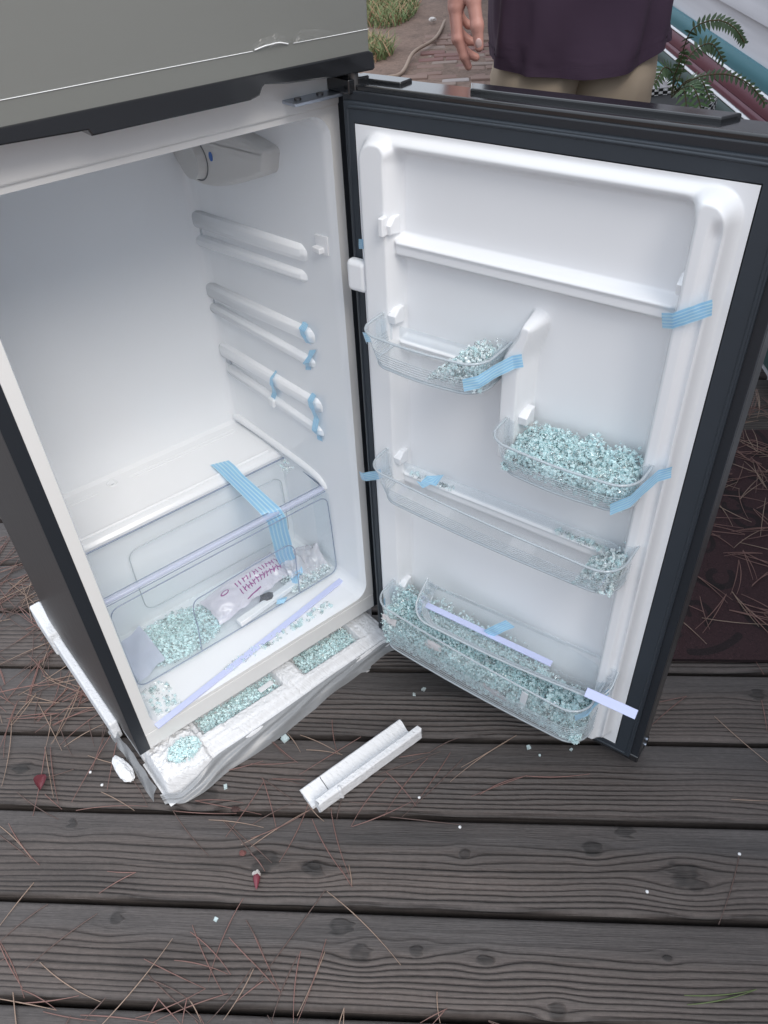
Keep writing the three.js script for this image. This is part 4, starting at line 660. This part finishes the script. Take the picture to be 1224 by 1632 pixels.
// ---------- litter on the deck ----------
const needleM = [std(0.18, 0.1, 0.086, 0.6), std(0.28, 0.2, 0.155, 0.6), std(0.11, 0.072, 0.063, 0.65), std(0.21, 0.115, 0.1, 0.6)];
function needleGeo(x1, z1, x2, z2, y1, y2, bow, r = 0.0009) {
  const dx = x2 - x1, dz = z2 - z1, c = new THREE.QuadraticBezierCurve3(V3(x1, y1, z1), V3((x1 + x2) / 2 - dz * bow, (y1 + y2) / 2 + 0.002, (z1 + z2) / 2 + dx * bow), V3(x2, y2, z2));
  const g = new THREE.TubeGeometry(c, 9, r, 5, false), p = g.attributes.position;
  for (let i = 0; i < p.count; i++) { const t = Math.floor(i / 6) / 9, k = 0.55 + 0.45 * Math.sin(Math.min(1, t * 1.1 + 0.08) * Math.PI), a = c.getPoint(t); p.setXYZ(i, a.x + (p.getX(i) - a.x) * k, a.y + (p.getY(i) - a.y) * k, a.z + (p.getZ(i) - a.z) * k); }
  return g;
}
{
  const N = [-.864,-.854,-.821,-.709,-.786,-.865,-.769,-.793,-.773,-.866,-.711,-.776,-.733,-.794,-.669,-.848,-.707,-.857,-.673,-.795,-.679,-.776,-.567,-.752,-.647,-.826,-.677,-.682,-.660,-.814,-.660,-.745,-.634,-.820,-.619,-.707,-.769,-.793,-.739,-.654,-.771,-.793,-.714,-.690,-.760,-.793,-.700,-.678,-.696,-.747,-.765,-.725,-.788,-.699,-.689,-.649,-.733,-.696,-.690,-.668,-.663,-.666,-.535,-.678,-.575,-.726,-.535,-.678,-.629,-.703,-.556,-.669,-.785,-.617,-.706,-.574,-.778,-.639,-.692,-.567,-.793,-.634,-.710,-.577,-.486,-.671,-.403,-.592,-.486,-.671,-.369,-.668,-.433,-.744,-.340,-.773,-.451,-.691,-.362,-.689,-.451,-.691,-.325,-.668,-.417,-.655,-.317,-.644,-.395,-.658,-.305,-.573,-.391,-.658,-.309,-.597,-.332,-.730,-.380,-.625,-.316,-.634,-.351,-.613,-.333,-.816,-.290,-.777,-.328,-.814,-.274,-.770,-.362,-.766,-.276,-.773,-.303,-.832,-.272,-.792,-.220,-.866,-.201,-.789,-.278,-.830,-.194,-.789,-.161,-.828,-.268,-.746,-.262,-.798,-.192,-.789,-.317,-.738,-.256,-.737,-.324,-.736,-.257,-.726,-.340,-.740,-.263,-.689,-.335,-.738,-.293,-.640,-.340,-.647,-.271,-.691,-.246,-.692,-.212,-.658,-.336,-.624,-.236,-.681,-.333,-.610,-.236,-.681,-.244,-.692,-.280,-.585,-.234,-.663,-.164,-.563,-.203,-.684,-.158,-.564,-.185,-.700,-.190,-.660,-.125,-.750,-.009,-.801,-.086,-.787,-.029,-.798,-.029,-.798,.026,-.830,-.108,-.755,-.052,-.690,-.107,-.743,-.164,-.650,-.033,-.786,-.108,-.671,.009,-.799,-.057,-.692,.032,-.787,-.077,-.670,-.172,-.695,-.073,-.693,-.162,-.650,-.061,-.699,-.097,-.669,.024,-.659,.133,-.837,.028,-.768,.133,-.837,.008,-.739,.146,-.755,.045,-.712,-.331,-.598,-.302,-.569,-.328,-.612,-.292,-.583,-.690,-.538,-.719,-.467,-.652,-.504,-.709,-.443,-.564,-.492,-.652,-.405,-.709,-.445,-.637,-.368,-.709,-.443,-.645,-.381,-.697,-.415,-.686,-.423,-.631,-.417,-.517,-.367,-.511,-.373,-.539,-.339,-.675,-.365,-.581,-.354,-.647,-.379,-.581,-.354,-.642,-.361,-.553,-.374,-.600,-.351,-.515,-.342,-.542,-.349,-.424,-.343,-.458,-.348,-.362,-.391,-.468,-.428,-.362,-.391,-.453,-.400,-.376,-.371,-.456,-.407,-.358,-.346,-.431,-.375,-.389,-.344,-.430,-.375,-.441,-.346,-.330,-.524,-.360,-.401,-.405,-.470,-.327,-.411,-.404,-.480,-.333,-.384,-.420,-.428,-.332,-.412,-.341,-.464,-.278,-.416,-.319,-.491,-.283,-.446,-.296,-.424,-.350,-.346,-.294,-.421,-.326,-.351,-.327,-.386,-.431,-.344,-.276,-.405,-.314,-.374,-.387,-.378,-.386,-.344,-.385,-.377,-.358,-.346,-.520,-.560,-.573,-.524,-.520,-.560,-.570,-.560,-.197,-.542,-.287,-.398,-.194,-.540,-.069,-.434,-.309,-.480,-.248,-.391,-.301,-.433,-.248,-.391,-.228,-.443,-.255,-.350,-.225,-.448,-.222,-.351,-.187,-.467,-.217,-.351,-.187,-.449,-.218,-.361,-.153,-.548,-.178,-.583,-.154,-.550,-.162,-.584,-.014,-.400,-.009,-.360,.001,-.379,-.038,-.359,-.003,-.376,-.020,-.359,.481,-.622,.419,-.510,.507,-.886,.577,-.789,.604,-.923,.594,-.855,.404,-.915,.466,-.931,.466,-.931,.378,-.855,.598,-1.082,.627,-.985,.494,-.719,.555,-.717,-.905,-1.091,-.962,-1.021,-.813,-1.075,-.947,-.987,-.728,-1.167,-.799,-.925,-.758,-1.040,-.873,-.909,-1.028,-1.225,-.884,-1.110,-.929,-1.309,-.788,-1.129];
  const seen = new Map(), marks = [['fridge front corner', -0.53, -0.69], ['white foam bar', -0.15, -0.77], ['red bud', -0.313, -0.551], ['dark red leaf', -0.748, -0.72], ['foam chunk', -0.602, -0.749], ['open door corner', 0.23, -0.8], ['front left corner', -0.66, -0.34], ['front board middle', -0.2, -0.38], ['deck right end', 0.5, -0.7], ['bark flake', -0.373, -0.676], ['lone foam bead', 0.024, -0.655], ['green needles', 0.4, -0.41], ['foam side block', -0.85, -1.0]];
  const needleLabel = (q, kd) => {
    const x = (q[0] + q[2]) / 2, z = (q[1] + q[3]) / 2, L = Math.hypot(q[2] - q[0], q[3] - q[1]), a = ((Math.atan2(q[3] - q[1], q[2] - q[0]) * 180 / Math.PI) % 180 + 180) % 180;
    const m = marks.slice().sort((p, r) => Math.hypot(p[1] - x, p[2] - z) - Math.hypot(r[1] - x, r[2] - z))[0], dx = x - m[1], dz = z - m[2], D = Math.hypot(dx, dz);
    const side = Math.abs(dx) > Math.abs(dz) ? (dx < 0 ? 'left of' : 'right of') : (dz < 0 ? 'behind' : 'in front of');
    const fin = (s) => { const k = seen.get(s) || 0; seen.set(s, k + 1); return k ? s.replace(/(left of|right of|behind|in front of) the/, ['', 'farther ', 'well ', 'far '][Math.min(k, 3)] + '$1 the') : s; };
    return fin(`${L > 0.12 ? 'long' : L > 0.07 ? 'medium' : 'short'} ${['reddish', 'tan', 'dark', 'pinkish'][kd]} pine needle ${a < 22 || a > 158 ? 'level' : a < 68 ? 'sloping right' : a < 112 ? 'pointing away' : 'sloping left'} ${D < 0.045 ? 'close ' : ''}${side} the ${m[0]}`);
  };
  for (let i = 0; i < N.length; i += 4) {
    const n = i / 4, kd = Math.floor(rnd() * 4), g = needleGeo(N[i], N[i + 1], N[i + 2], N[i + 3], rr(0.0015, 0.004), rr(0.0015, 0.004), rr(-0.09, 0.09));
    solo('pine_needle', needleLabel(N.slice(i, i + 4), kd), 'pine needle', g, needleM[kd], WORLD, [N[i], 0, N[i + 1]], 'dry pine needles on the deck');
  }
  for (const q of [[0.3451, -0.4101, 0.4501, -0.4215, 'upper'], [0.3468, -0.398, 0.4501, -0.4215, 'lower']]) solo('pine_needle', `fresh green pine needle at lower right of the deck, ${q[4]} of two`, 'pine needle', needleGeo(q[0], q[1], q[2], q[3], 0.002, 0.003, 0.07, 0.0009), std(0.1, 0.14, 0.05, 0.55), WORLD, [q[0], 0, q[1]], 'green pine needles on the deck');
  solo('pine_needle', 'long reddish needle just in front of the open door', 'pine needle', [needleGeo(0.0606, -0.7165, 0.144, -0.7539, 0.002, 0.003, -0.1), needleGeo(0.144, -0.7539, 0.2586, -0.7616, 0.003, 0.002, 0.08, 0.0011)], needleM[3], WORLD, [0.144, 0, -0.7539]);
  const straw = (name, label, n, spot, mats) => {
    const g = thing(name, label, 'pine straw', WORLD, [spot()[0], 0, spot()[1]]); g.userData.kind = 'stuff';
    const lists = mats.map(() => []);
    for (let i = 0; i < n; i++) { const [x, z, y] = spot(), a = rr(0, 6.28), L = rr(0.07, 0.15); const k = Math.floor(rnd() * mats.length); const b = a + rr(-0.25, 0.25); lists[k].push(needleGeo(x, z, x + L * Math.cos(a), z + L * Math.sin(a), y + rr(0.001, 0.007), y + rr(0.001, 0.007), rr(-0.12, 0.12))); if (rnd() < 0.6) lists[k].push(needleGeo(x, z, x + L * Math.cos(b), z + L * Math.sin(b), y + rr(0.001, 0.007), y + rr(0.001, 0.007), rr(-0.12, 0.12))); }
    lists.forEach((l, k) => { const m = part(g, 'needle_litter', l, mats[k]); m.userData.kind = 'stuff'; });
  };
  straw('pine_straw', 'dense reddish pine straw on the deck left of the fridge', 190, () => { const a = rnd(); return [-1.0 + 0.33 * rnd() - 0.12 * a, -0.86 - 0.5 * Math.pow(a, 1.2) + rr(-0.05, 0.03), 0]; }, needleM);
  straw('pine_straw', 'thick pine straw scattered over the dark red doormat', 330, () => { const z = -1.9 + 0.78 * Math.pow(rnd(), 1.3); return [rr(0.3, 0.92), z, 0.011]; }, [needleM[0], needleM[1], needleM[3]]);
  straw('pine_straw', 'loose pine straw thinly spread over the deck front edge', 14, () => [rr(-0.75, 0.1), rr(-0.4, -0.2), 0.001], needleM);
}
// bits of glass on the boards, each one apart
{
  const q = [[-0.0621, -0.926, 0.006, 'clear glass chip on the deck below the bottom bin left half'], [-0.0437, -0.9382, 0.008, 'larger glass chip next to another below the bottom bin'], [0.1532, -0.8127, 0.008, 'sparkling glass chip on the deck near the door corner'], [0.1725, -0.7962, 0.004, 'tiny glass chip just before the door corner chip'], [-0.3053, -0.8214, 0.012, 'long glass sliver beside the shipping film on the deck'], [-0.4001, -0.7192, 0.008, 'glass chip on the deck before the film corner'], [-0.3675, -0.4905, 0.007, 'glass crumb on the third board left of middle'], [0.2309, -0.8092, 0.005, 'glass chip in front of the bin right end']];
  q.forEach((c, i) => { const g = chips[i % 4].clone().scale(c[2], c[2] * 0.9, c[2] * 1.2).rotateY(i).translate(c[0], 0.003, c[1]); solo('glass_chip', c[3], 'broken glass', g, M.glass, WORLD, [c[0], 0, c[1]], 'glass chips on the deck'); });
  const w = [[0.024, -0.6553, 'white foam bead on the second board near the middle'], [0.3201, -0.5565, 'white foam bead on the front right of the deck'], [0.481, -0.6223, 'white foam bead beside the upright needle at right'], [-0.0473, -0.7077, 'white foam bead right of the foam bar'], [-0.663, -0.742, 'white foam bead left of the foam chunk'], [-0.632, -0.717, 'white foam bead close under the foam chunk']];
  w.forEach((c) => solo('foam_bead', c[2], 'foam bead', lump(0.0027, 0.0023, 0.0027, 1, 0.2, 3, c[0]).translate(c[0], 0.0022, c[1]), M.foam, WORLD, [c[0], 0, c[1]], 'foam beads on the deck'));
  const red = std(0.16, 0.03, 0.045, 0.45), bark = std(0.05, 0.025, 0.022, 0.8), tip = std(0.5, 0.48, 0.46, 0.9);
  const bud = thing('red_bud', 'dark red bud with a whitish tip on the deck', 'bud', WORLD, [-0.313, 0, -0.551]);
  const cone = new THREE.LatheGeometry([[0, -0.016], [0.0022, -0.012], [0.005, -0.002], [0.0062, 0.004], [0.005, 0.009], [0, 0.0115]].map((p) => new THREE.Vector2(p[0], p[1])), 14);
  part(bud, 'body', cone.clone().rotateX(-Math.PI / 2).rotateY(0.15).translate(-0.3125, 0.0055, -0.553), red);
  part(bud, 'frayed_tip', jitter(lump(0.0064, 0.0052, 0.0055, 3, 0.5, 4, 2).translate(-0.314, 0.006, -0.563), 0.0015, 400), tip);
  solo('fallen_leaf', 'curled dark red leaf among needles on the left boards', 'leaf', grid(10, 8, (s, t) => { const w = Math.sin(t * Math.PI) * 0.012; return [-0.748 + (s - 0.5) * 2 * w + 0.004 * t, 0.003 + 0.013 * Math.pow(Math.abs(s - 0.5) * 2, 1.5) * Math.sin(t * 3.1) + 0.004 * noise(s * 4, t * 5), -0.735 + 0.033 * t]; }), std(0.13, 0.03, 0.04, 0.5, { side: THREE.DoubleSide }), WORLD, [-0.748, 0, -0.719]);
  solo('bark_flake', 'small brown bark flake in the middle of the second gap', 'bark', lump(0.008, 0.003, 0.006, 2, 0.4, 2, 3).translate(-0.3731, 0.003, -0.6757), bark, WORLD, [-0.3731, 0, -0.6757]);
  solo('bark_flake', 'small reddish bark flake above the red bud', 'bark', lump(0.006, 0.003, 0.005, 2, 0.4, 2, 6).translate(-0.3456, 0.003, -0.5984), std(0.13, 0.05, 0.045, 0.8), WORLD, [-0.3456, 0, -0.5984]);
}

// ---------- the person behind the door ----------
function march(res, c, half, field) {               // surface where field = 0, field = minus the distance
  const mc = new MarchingCubes(res, M.foam, false, false, 400000); mc.isolation = 0;
  for (let k = 0; k < res; k++) for (let j = 0; j < res; j++) for (let i = 0; i < res; i++) mc.field[k * res * res + j * res + i] = field(c[0] + (i / (res / 2) - 1) * half, c[1] + (j / (res / 2) - 1) * half, c[2] + (k / (res / 2) - 1) * half);
  mc.update();
  const g = new THREE.BufferGeometry(); g.setAttribute('position', new THREE.BufferAttribute(mc.positionArray.slice(0, mc.count * 3), 3));
  g.scale(half, half, half); g.translate(...c);
  const w = mergeVertices(g, half / res * 0.02); w.computeVertexNormals(); return w.toNonIndexed();
}
const capsule = (x, y, z, b) => { const [ax, ay, az, ar, bx, by, bz, br] = b, dx = bx - ax, dy = by - ay, dz = bz - az, t = clamp(((x - ax) * dx + (y - ay) * dy + (z - az) * dz) / (dx * dx + dy * dy + dz * dz || 1)); return Math.hypot(x - ax - dx * t, y - ay - dy * t, z - az - dz * t) - (ar + (br - ar) * t); };
const blend = (x, y, z, bones, k) => { let d = 9; for (const b of bones) { const e = capsule(x, y, z, b), h = clamp(0.5 + 0.5 * (d - e) / k); d = d * (1 - h) + e * h - k * h * (1 - h); } return -d; };
{
  const skin = std(0.56, 0.285, 0.235, 0.5, { bumpMap: orangeTex, bumpScale: 0.0002 }), shirtM = std(0.055, 0.031, 0.056, 0.9, { bumpMap: orangeTex, bumpScale: 0.0004, sheen: 0.3 }), khaki = std(0.36, 0.29, 0.215, 0.88), hairM = std(0.05, 0.035, 0.025, 0.7), shoeM = std(0.08, 0.07, 0.06, 0.7);
  const P = thing('person', 'person in a dark purple shirt and khaki trousers standing behind the door', 'person', WORLD, [0.262, 0.0, -1.8]);
  const X = 0.262, Z = -1.8;
  // hand: the person's right, hanging with the thumb to the front
  const chain = (pts, r) => pts.slice(0, -1).map((p, i) => [...p, r[i], ...pts[i + 1], r[i + 1]]);
  const wrist = [0.037, 1.135, -1.713], fing = [
    chain([[0.024, 1.04, -1.682], [0.0275, 0.995, -1.672], [0.0385, 0.966, -1.672], [0.0475, 0.947, -1.676]], [0.0105, 0.0092, 0.0082, 0.0066]),
    chain([[0.0205, 1.037, -1.703], [0.0255, 0.989, -1.698], [0.043, 0.966, -1.698], [0.062, 0.9575, -1.699]], [0.0105, 0.0094, 0.0084, 0.007]),
    chain([[0.021, 1.042, -1.723], [0.028, 0.999, -1.72], [0.047, 0.982, -1.719], [0.063, 0.979, -1.718]], [0.01, 0.0088, 0.008, 0.0066]),
    chain([[0.026, 1.052, -1.741], [0.033, 1.018, -1.739], [0.047, 1.005, -1.738], [0.058, 1.002, -1.737]], [0.009, 0.0076, 0.007, 0.006]),
  ];
  const thumb = chain([[0.043, 1.1, -1.692], [0.0545, 1.055, -1.668], [0.0615, 1.017, -1.655], [0.0655, 0.984, -1.65]], [0.0145, 0.0125, 0.0112, 0.0082]);
  const palm = [[...wrist, 0.026, 0.026, 1.046, -1.684, 0.0135], [...wrist, 0.024, 0.0225, 1.044, -1.704, 0.0135], [...wrist, 0.024, 0.023, 1.048, -1.722, 0.013], [...wrist, 0.022, 0.027, 1.056, -1.739, 0.012], [0.043, 1.1, -1.694, 0.016, 0.03, 1.06, -1.69, 0.014]];
  const handF = (x, y, z) => { let d = -blend(x, y, z, palm, 0.014); const t = -blend(x, y, z, thumb, 0.006), h0 = clamp(0.5 + 0.5 * (d - t) / 0.012); d = d * (1 - h0) + t * h0 - 0.012 * h0 * (1 - h0); for (const f of fing) { const e = -blend(x, y, z, f, 0.004), h = clamp(0.5 + 0.5 * (d - e) / 0.006); d = d * (1 - h) + e * h - 0.006 * h * (1 - h); } return -d; };
  const hand = march(92, [0.042, 1.04, -1.695], 0.125, handF);
  const mir = hand.clone(); { const p = mir.attributes.position; for (let i = 0; i < p.count; i++) p.setX(i, 2 * X - p.getX(i)); for (let i = 0; i < p.count; i += 3) { const a = [p.getX(i), p.getY(i), p.getZ(i)]; p.setXYZ(i, p.getX(i + 1), p.getY(i + 1), p.getZ(i + 1)); p.setXYZ(i + 1, ...a); } mir.translate(-(2 * X - 0.037), -1.135, 1.713).rotateX(-2.3).translate(2 * X - 0.043, 1.445, -1.54); mir.computeVertexNormals(); }
  const both = (b) => [b, [2 * X - b[0], b[1], b[2], b[3], 2 * X - b[4], b[5], b[6], b[7]]];
  const bones = [
    [0.037, 1.15, -1.716, 0.024, 0.02, 1.3, -1.77, 0.038], [2 * X - 0.04, 1.43, -1.56, 0.024, 2 * X - 0.02, 1.3, -1.77, 0.038], ...both([0.02, 1.3, -1.77, 0.036, 0.075, 1.57, -1.81, 0.048]), ...both([0.075, 1.57, -1.81, 0.05, 0.2, 1.6, -1.81, 0.05]),
    [X, 1.56, Z - 0.01, 0.055, X, 1.72, Z + 0.01, 0.05], ...both([0.18, 1.5, Z, 0.07, 0.19, 1.1, Z, 0.065]), [X, 1.5, Z, 0.08, X, 1.05, Z, 0.08],
    ...both([0.19, 0.98, Z, 0.07, 0.175, 0.52, Z, 0.055]), ...both([0.175, 0.52, Z, 0.055, 0.17, 0.12, Z - 0.01, 0.038]), ...both([0.17, 0.07, Z - 0.03, 0.035, 0.16, 0.045, Z + 0.13, 0.03]),
    [X, 1.79, Z, 0.085, X, 1.82, Z - 0.005, 0.09], [X, 1.74, Z + 0.03, 0.055, X, 1.78, Z + 0.02, 0.07], [X, 1.79, Z + 0.085, 0.012, X, 1.765, Z + 0.105, 0.014], ...both([0.178, 1.79, Z - 0.005, 0.014, 0.176, 1.765, Z, 0.012]),
  ];
  const body = march(112, [X, 0.97, Z], 1.0, (x, y, z) => blend(x, y, z, bones, 0.03));
  const strip = (g) => { for (const k of Object.keys(g.attributes)) if (!['position', 'normal'].includes(k)) g.deleteAttribute(k); g.setAttribute('uv', new THREE.Float32BufferAttribute(new Float32Array(g.attributes.position.count * 2).map((v, i) => (i % 2 ? g.attributes.position.getY(i >> 1) : g.attributes.position.getX(i >> 1)) * 12), 2)); return g; };
  const bm = part(P, 'body', [strip(body), strip(hand), strip(mir)], skin);
  const nail = lump(0.0058, 0.0085, 0.0022, 3, 0, 1, 0);
  part(bm, 'thumbnail', nail.clone().rotateX(0.12).rotateZ(0.1).translate(0.0645, 0.9915, -1.6425), std(0.66, 0.47, 0.44, 0.25));
  for (const x of [X - 0.033, X + 0.033]) part(bm, 'eye', new THREE.SphereGeometry(0.011, 12, 10).translate(x, 1.8, Z + 0.078), std(0.5, 0.48, 0.46, 0.2));
  part(bm, 'mouth', lump(0.022, 0.005, 0.006, 2, 0, 1, 0).translate(X, 1.733, Z + 0.083), std(0.35, 0.14, 0.13, 0.5));
  part(P, 'hair', jitter(lump(0.098, 0.075, 0.105, 4, 0.1, 3, 1).translate(X, 1.862, Z - 0.03), 0.004, 60), hairM);
  const ringed = (rows, seg, wob) => { const n = rows.length - 1; return grid(seg, n * 4, (s, t) => { const f = Math.min(n - 1e-6, t * n), i = Math.floor(f), k = f - i, q = rows[i].map((v, c) => v * (1 - k) + rows[i + 1][c] * k), a = -s * Math.PI * 2, w = wob ? wob(a, q[0]) : 0; return [q[1] + (q[3] + w) * Math.sign(Math.cos(a)) * Math.pow(Math.abs(Math.cos(a)), 0.8), q[0], q[2] + (q[4] + w) * Math.sign(Math.sin(a)) * Math.pow(Math.abs(Math.sin(a)), 0.8)]; }); };
  const hem = (a) => 0.0 + 0.012 * Math.cos(a) * Math.cos(a);
  const shirt = ringed([[0.924, X + 0.003, Z, 0.171, 0.13], [0.98, X + 0.001, Z, 0.174, 0.13], [1.1, X, Z, 0.17, 0.13], [1.25, X, Z, 0.178, 0.13], [1.45, X, Z, 0.2, 0.125], [1.56, X, Z, 0.19, 0.1], [1.61, X, Z, 0.12, 0.08], [1.635, X, Z, 0.07, 0.066]], 120, (a, y) => { const c = Math.sin(a) > 0 ? 1 : 0.6; return c * (0.011 * Math.sin(a * 9 + y * 14 + 3 * noise(y * 6, a * 2)) * ss(1.3, 0.95, y) * (0.3 + noise(a * 3, y * 4)) + 0.02 * (fbm(a * 2 + 9, y * 7) - 0.5)); });
  { const p = shirt.attributes.position; for (let i = 0; i < p.count; i++) { const y = p.getY(i), k = ss(1.02, 0.924, y), x = p.getX(i) - X; p.setY(i, y + k * (0.03 * ss(0.08, 0.17, x) - 0.008 * ss(0.1, 0, Math.abs(x)) + 0.008 * ss(-0.1, -0.17, x))); } shirt.computeVertexNormals(); }
  const sleeve = (sx) => { const g = ringed([[1.33, 0.028, -1.775, 0.062, 0.06], [1.45, 0.055, -1.795, 0.066, 0.064], [1.55, 0.085, -1.81, 0.07, 0.068], [1.6, 0.15, -1.81, 0.07, 0.06]], 40); if (sx < 0) { const p = g.attributes.position; for (let i = 0; i < p.count; i++) p.setX(i, 2 * X - p.getX(i)); } return g; };
  const sh = part(P, 'shirt', [shirt, sleeve(1), sleeve(-1)], shirtM); shirtM.side = THREE.DoubleSide;
  part(sh, 'hem_band', (() => { const g = ringed([[0.9245, X + 0.003, Z, 0.1728, 0.1318], [0.947, X + 0.002, Z, 0.1738, 0.133]], 120, (a, y) => { const c = Math.sin(a) > 0 ? 1 : 0.6; return c * (0.011 * Math.sin(a * 9 + y * 14 + 3 * noise(y * 6, a * 2)) * ss(1.3, 0.95, y) * (0.3 + noise(a * 3, y * 4)) + 0.02 * (fbm(a * 2 + 9, y * 7) - 0.5)); }); const p = g.attributes.position; for (let i = 0; i < p.count; i++) { const y = p.getY(i), k = ss(1.02, 0.924, y), x = p.getX(i) - X; p.setY(i, y + k * (0.03 * ss(0.08, 0.17, x) - 0.008 * ss(0.1, 0, Math.abs(x)) + 0.008 * ss(-0.1, -0.17, x))); } g.computeVertexNormals(); return g; })(), shirtM);
  const leg = (sx) => { const cx = X + sx * 0.075; return ringed([[1.02, X + sx * 0.07, Z, 0.075, 0.085], [0.95, X + sx * 0.07, Z, 0.084, 0.1], [0.9, X + sx * 0.072, Z, 0.088, 0.11], [0.82, cx, Z, 0.084, 0.105], [0.5, cx + sx * 0.012, Z, 0.07, 0.078], [0.1, cx + sx * 0.016, Z, 0.058, 0.062]], 64, (a, y) => 0.006 * (fbm(a * 3 + sx * 5, y * 16) - 0.5) * 2 + 0.003 * Math.sin(y * 40 + a * 3)); };
  khaki.side = THREE.DoubleSide; part(P, 'trousers', [leg(-1), leg(1)], khaki);
  for (const sx of [-1, 1]) part(P, 'shoe', jitter(new RoundedBoxGeometry(0.095, 0.085, 0.28, 5, 0.035).translate(X + sx * 0.095, 0.043, Z + 0.04), 0.002, 20), shoeM);
}

// ---------- fern in a basket by the wall ----------
{
  const leafM = [std(0.06, 0.105, 0.045, 0.6, { side: THREE.DoubleSide, transmission: 0.2, thickness: 0 }), std(0.07, 0.13, 0.05, 0.6, { side: THREE.DoubleSide, transmission: 0.2, thickness: 0 }), std(0.1, 0.2, 0.07, 0.6, { side: THREE.DoubleSide, transmission: 0.25, thickness: 0 })], stemM = std(0.09, 0.07, 0.03, 0.7);
  const F = thing('fern', 'green fern with arching fronds beside the person, against the wall', 'plant', WORLD, [0.58, 0.74, -2.2]);
  const pot = thing('plant_basket', 'black and white woven basket holding the fern', 'basket', WORLD, [0.6, 0.55, -2.25]);
  const frond = (pts, len, mat, seg = 16) => {
    const c = new THREE.CatmullRomCurve3(pts.map((p) => V3(...p))), out = [];
    const f = part(F, 'frond', new THREE.TubeGeometry(c, 20, 0.0016, 5), stemM);
    for (let i = 2; i <= seg; i++) for (const sd of [-1, 1]) {
      const t = i / seg, a = c.getPoint(t), tg = c.getTangent(t), up = V3(0, 0.55, 0.83).cross(tg).normalize(), L = len * Math.sin(Math.PI * clamp(0.18 + 0.82 * (1 - t) + 0.02)) * (0.6 + 0.4 * (1 - t)) + 0.004, d = up.multiplyScalar(sd).addScaledVector(tg, 0.35).add(V3(0, rr(-0.25, -0.05), rr(-0.2, 0.2))).normalize(), w = tg.clone().multiplyScalar(0.0042);
      out.push(grid(4, 1, (s, k) => { const b = Math.sin(Math.PI * Math.pow(0.12 + 0.86 * s, 0.8)), q = a.clone().addScaledVector(d, L * s).addScaledVector(w, (k - 0.5) * 2 * b); return [q.x, q.y - 0.15 * L * s * s, q.z]; }));
    }
    part(f, 'leaflets', out, mat).userData.kind = 'stuff';
  };
  const b = [0.565, 0.75, -2.18];
  frond([b, [0.545, 0.86, -2.08], [0.545, 0.935, -2.0], [0.585, 0.948, -1.98], [0.62, 0.932, -1.97], [0.645, 0.905, -1.97]], 0.02, leafM[0], 26);
  frond([b, [0.56, 0.8, -2.08], [0.585, 0.838, -2.0], [0.63, 0.842, -1.98], [0.68, 0.82, -1.97], [0.715, 0.785, -1.96]], 0.015, leafM[0], 24);
  frond([b, [0.545, 0.79, -2.1], [0.53, 0.83, -2.05], [0.536, 0.88, -2.02]], 0.018, leafM[1]);
  frond([b, [0.57, 0.79, -2.1], [0.58, 0.8, -2.06], [0.598, 0.76, -2.03], [0.6, 0.72, -2.02]], 0.03, leafM[2]);
  frond([b, [0.555, 0.78, -2.1], [0.56, 0.795, -2.06], [0.57, 0.74, -2.03], [0.572, 0.7, -2.02]], 0.03, leafM[2]);
  frond([b, [0.58, 0.8, -2.12], [0.6, 0.81, -2.08], [0.625, 0.77, -2.06]], 0.026, leafM[1]);
  frond([b, [0.55, 0.81, -2.15], [0.52, 0.83, -2.12], [0.5, 0.8, -2.1]], 0.028, leafM[1]);
  frond([b, [0.6, 0.84, -2.2], [0.64, 0.86, -2.2], [0.68, 0.82, -2.2]], 0.026, leafM[0]);
  const wv = tex(96, 48, (i, j) => { const k = (Math.floor(i / 6) + Math.floor(j / 6)) % 2 ? 1 : 0, n = noise(i / 2, j / 2) * 0.1; return k ? [0.78 + n, 0.78 + n, 0.78 + n] : [0.06, 0.06, 0.065]; }, true); wv.repeat.set(3, 2);
  const bm = new THREE.MeshStandardMaterial({ map: wv, bumpMap: wv, bumpScale: 0.003, roughness: 0.8 });
  part(pot, 'basket_wall', new THREE.LatheGeometry([[0.07, -0.17], [0.085, -0.12], [0.098, -0.03], [0.1, 0.0], [0.094, 0.002], [0.092, -0.02]].map((p) => new THREE.Vector2(p[0], p[1])), 40).translate(0.59, 0.735, -2.23), bm);
  part(pot, 'soil', new THREE.CircleGeometry(0.093, 24).rotateX(-Math.PI / 2).translate(0.59, 0.72, -2.23), M.dark);
  const st = thing('plant_stand', 'thin dark metal stand under the fern basket', 'stand', WORLD, [0.59, 0, -2.23]);
  part(st, 'top_ring', new THREE.TorusGeometry(0.08, 0.006, 8, 30).rotateX(Math.PI / 2).translate(0.59, 0.56, -2.23), M.dark);
  for (const a of [0.3, 2.4, 4.5]) part(st, 'leg', rod([0.59 + 0.08 * Math.cos(a), 0.56, -2.23 + 0.08 * Math.sin(a)], [0.59 + 0.13 * Math.cos(a), 0.0, -2.23 + 0.13 * Math.sin(a)], 0.006, 8), M.dark);
}

renderer.render(scene, camera);
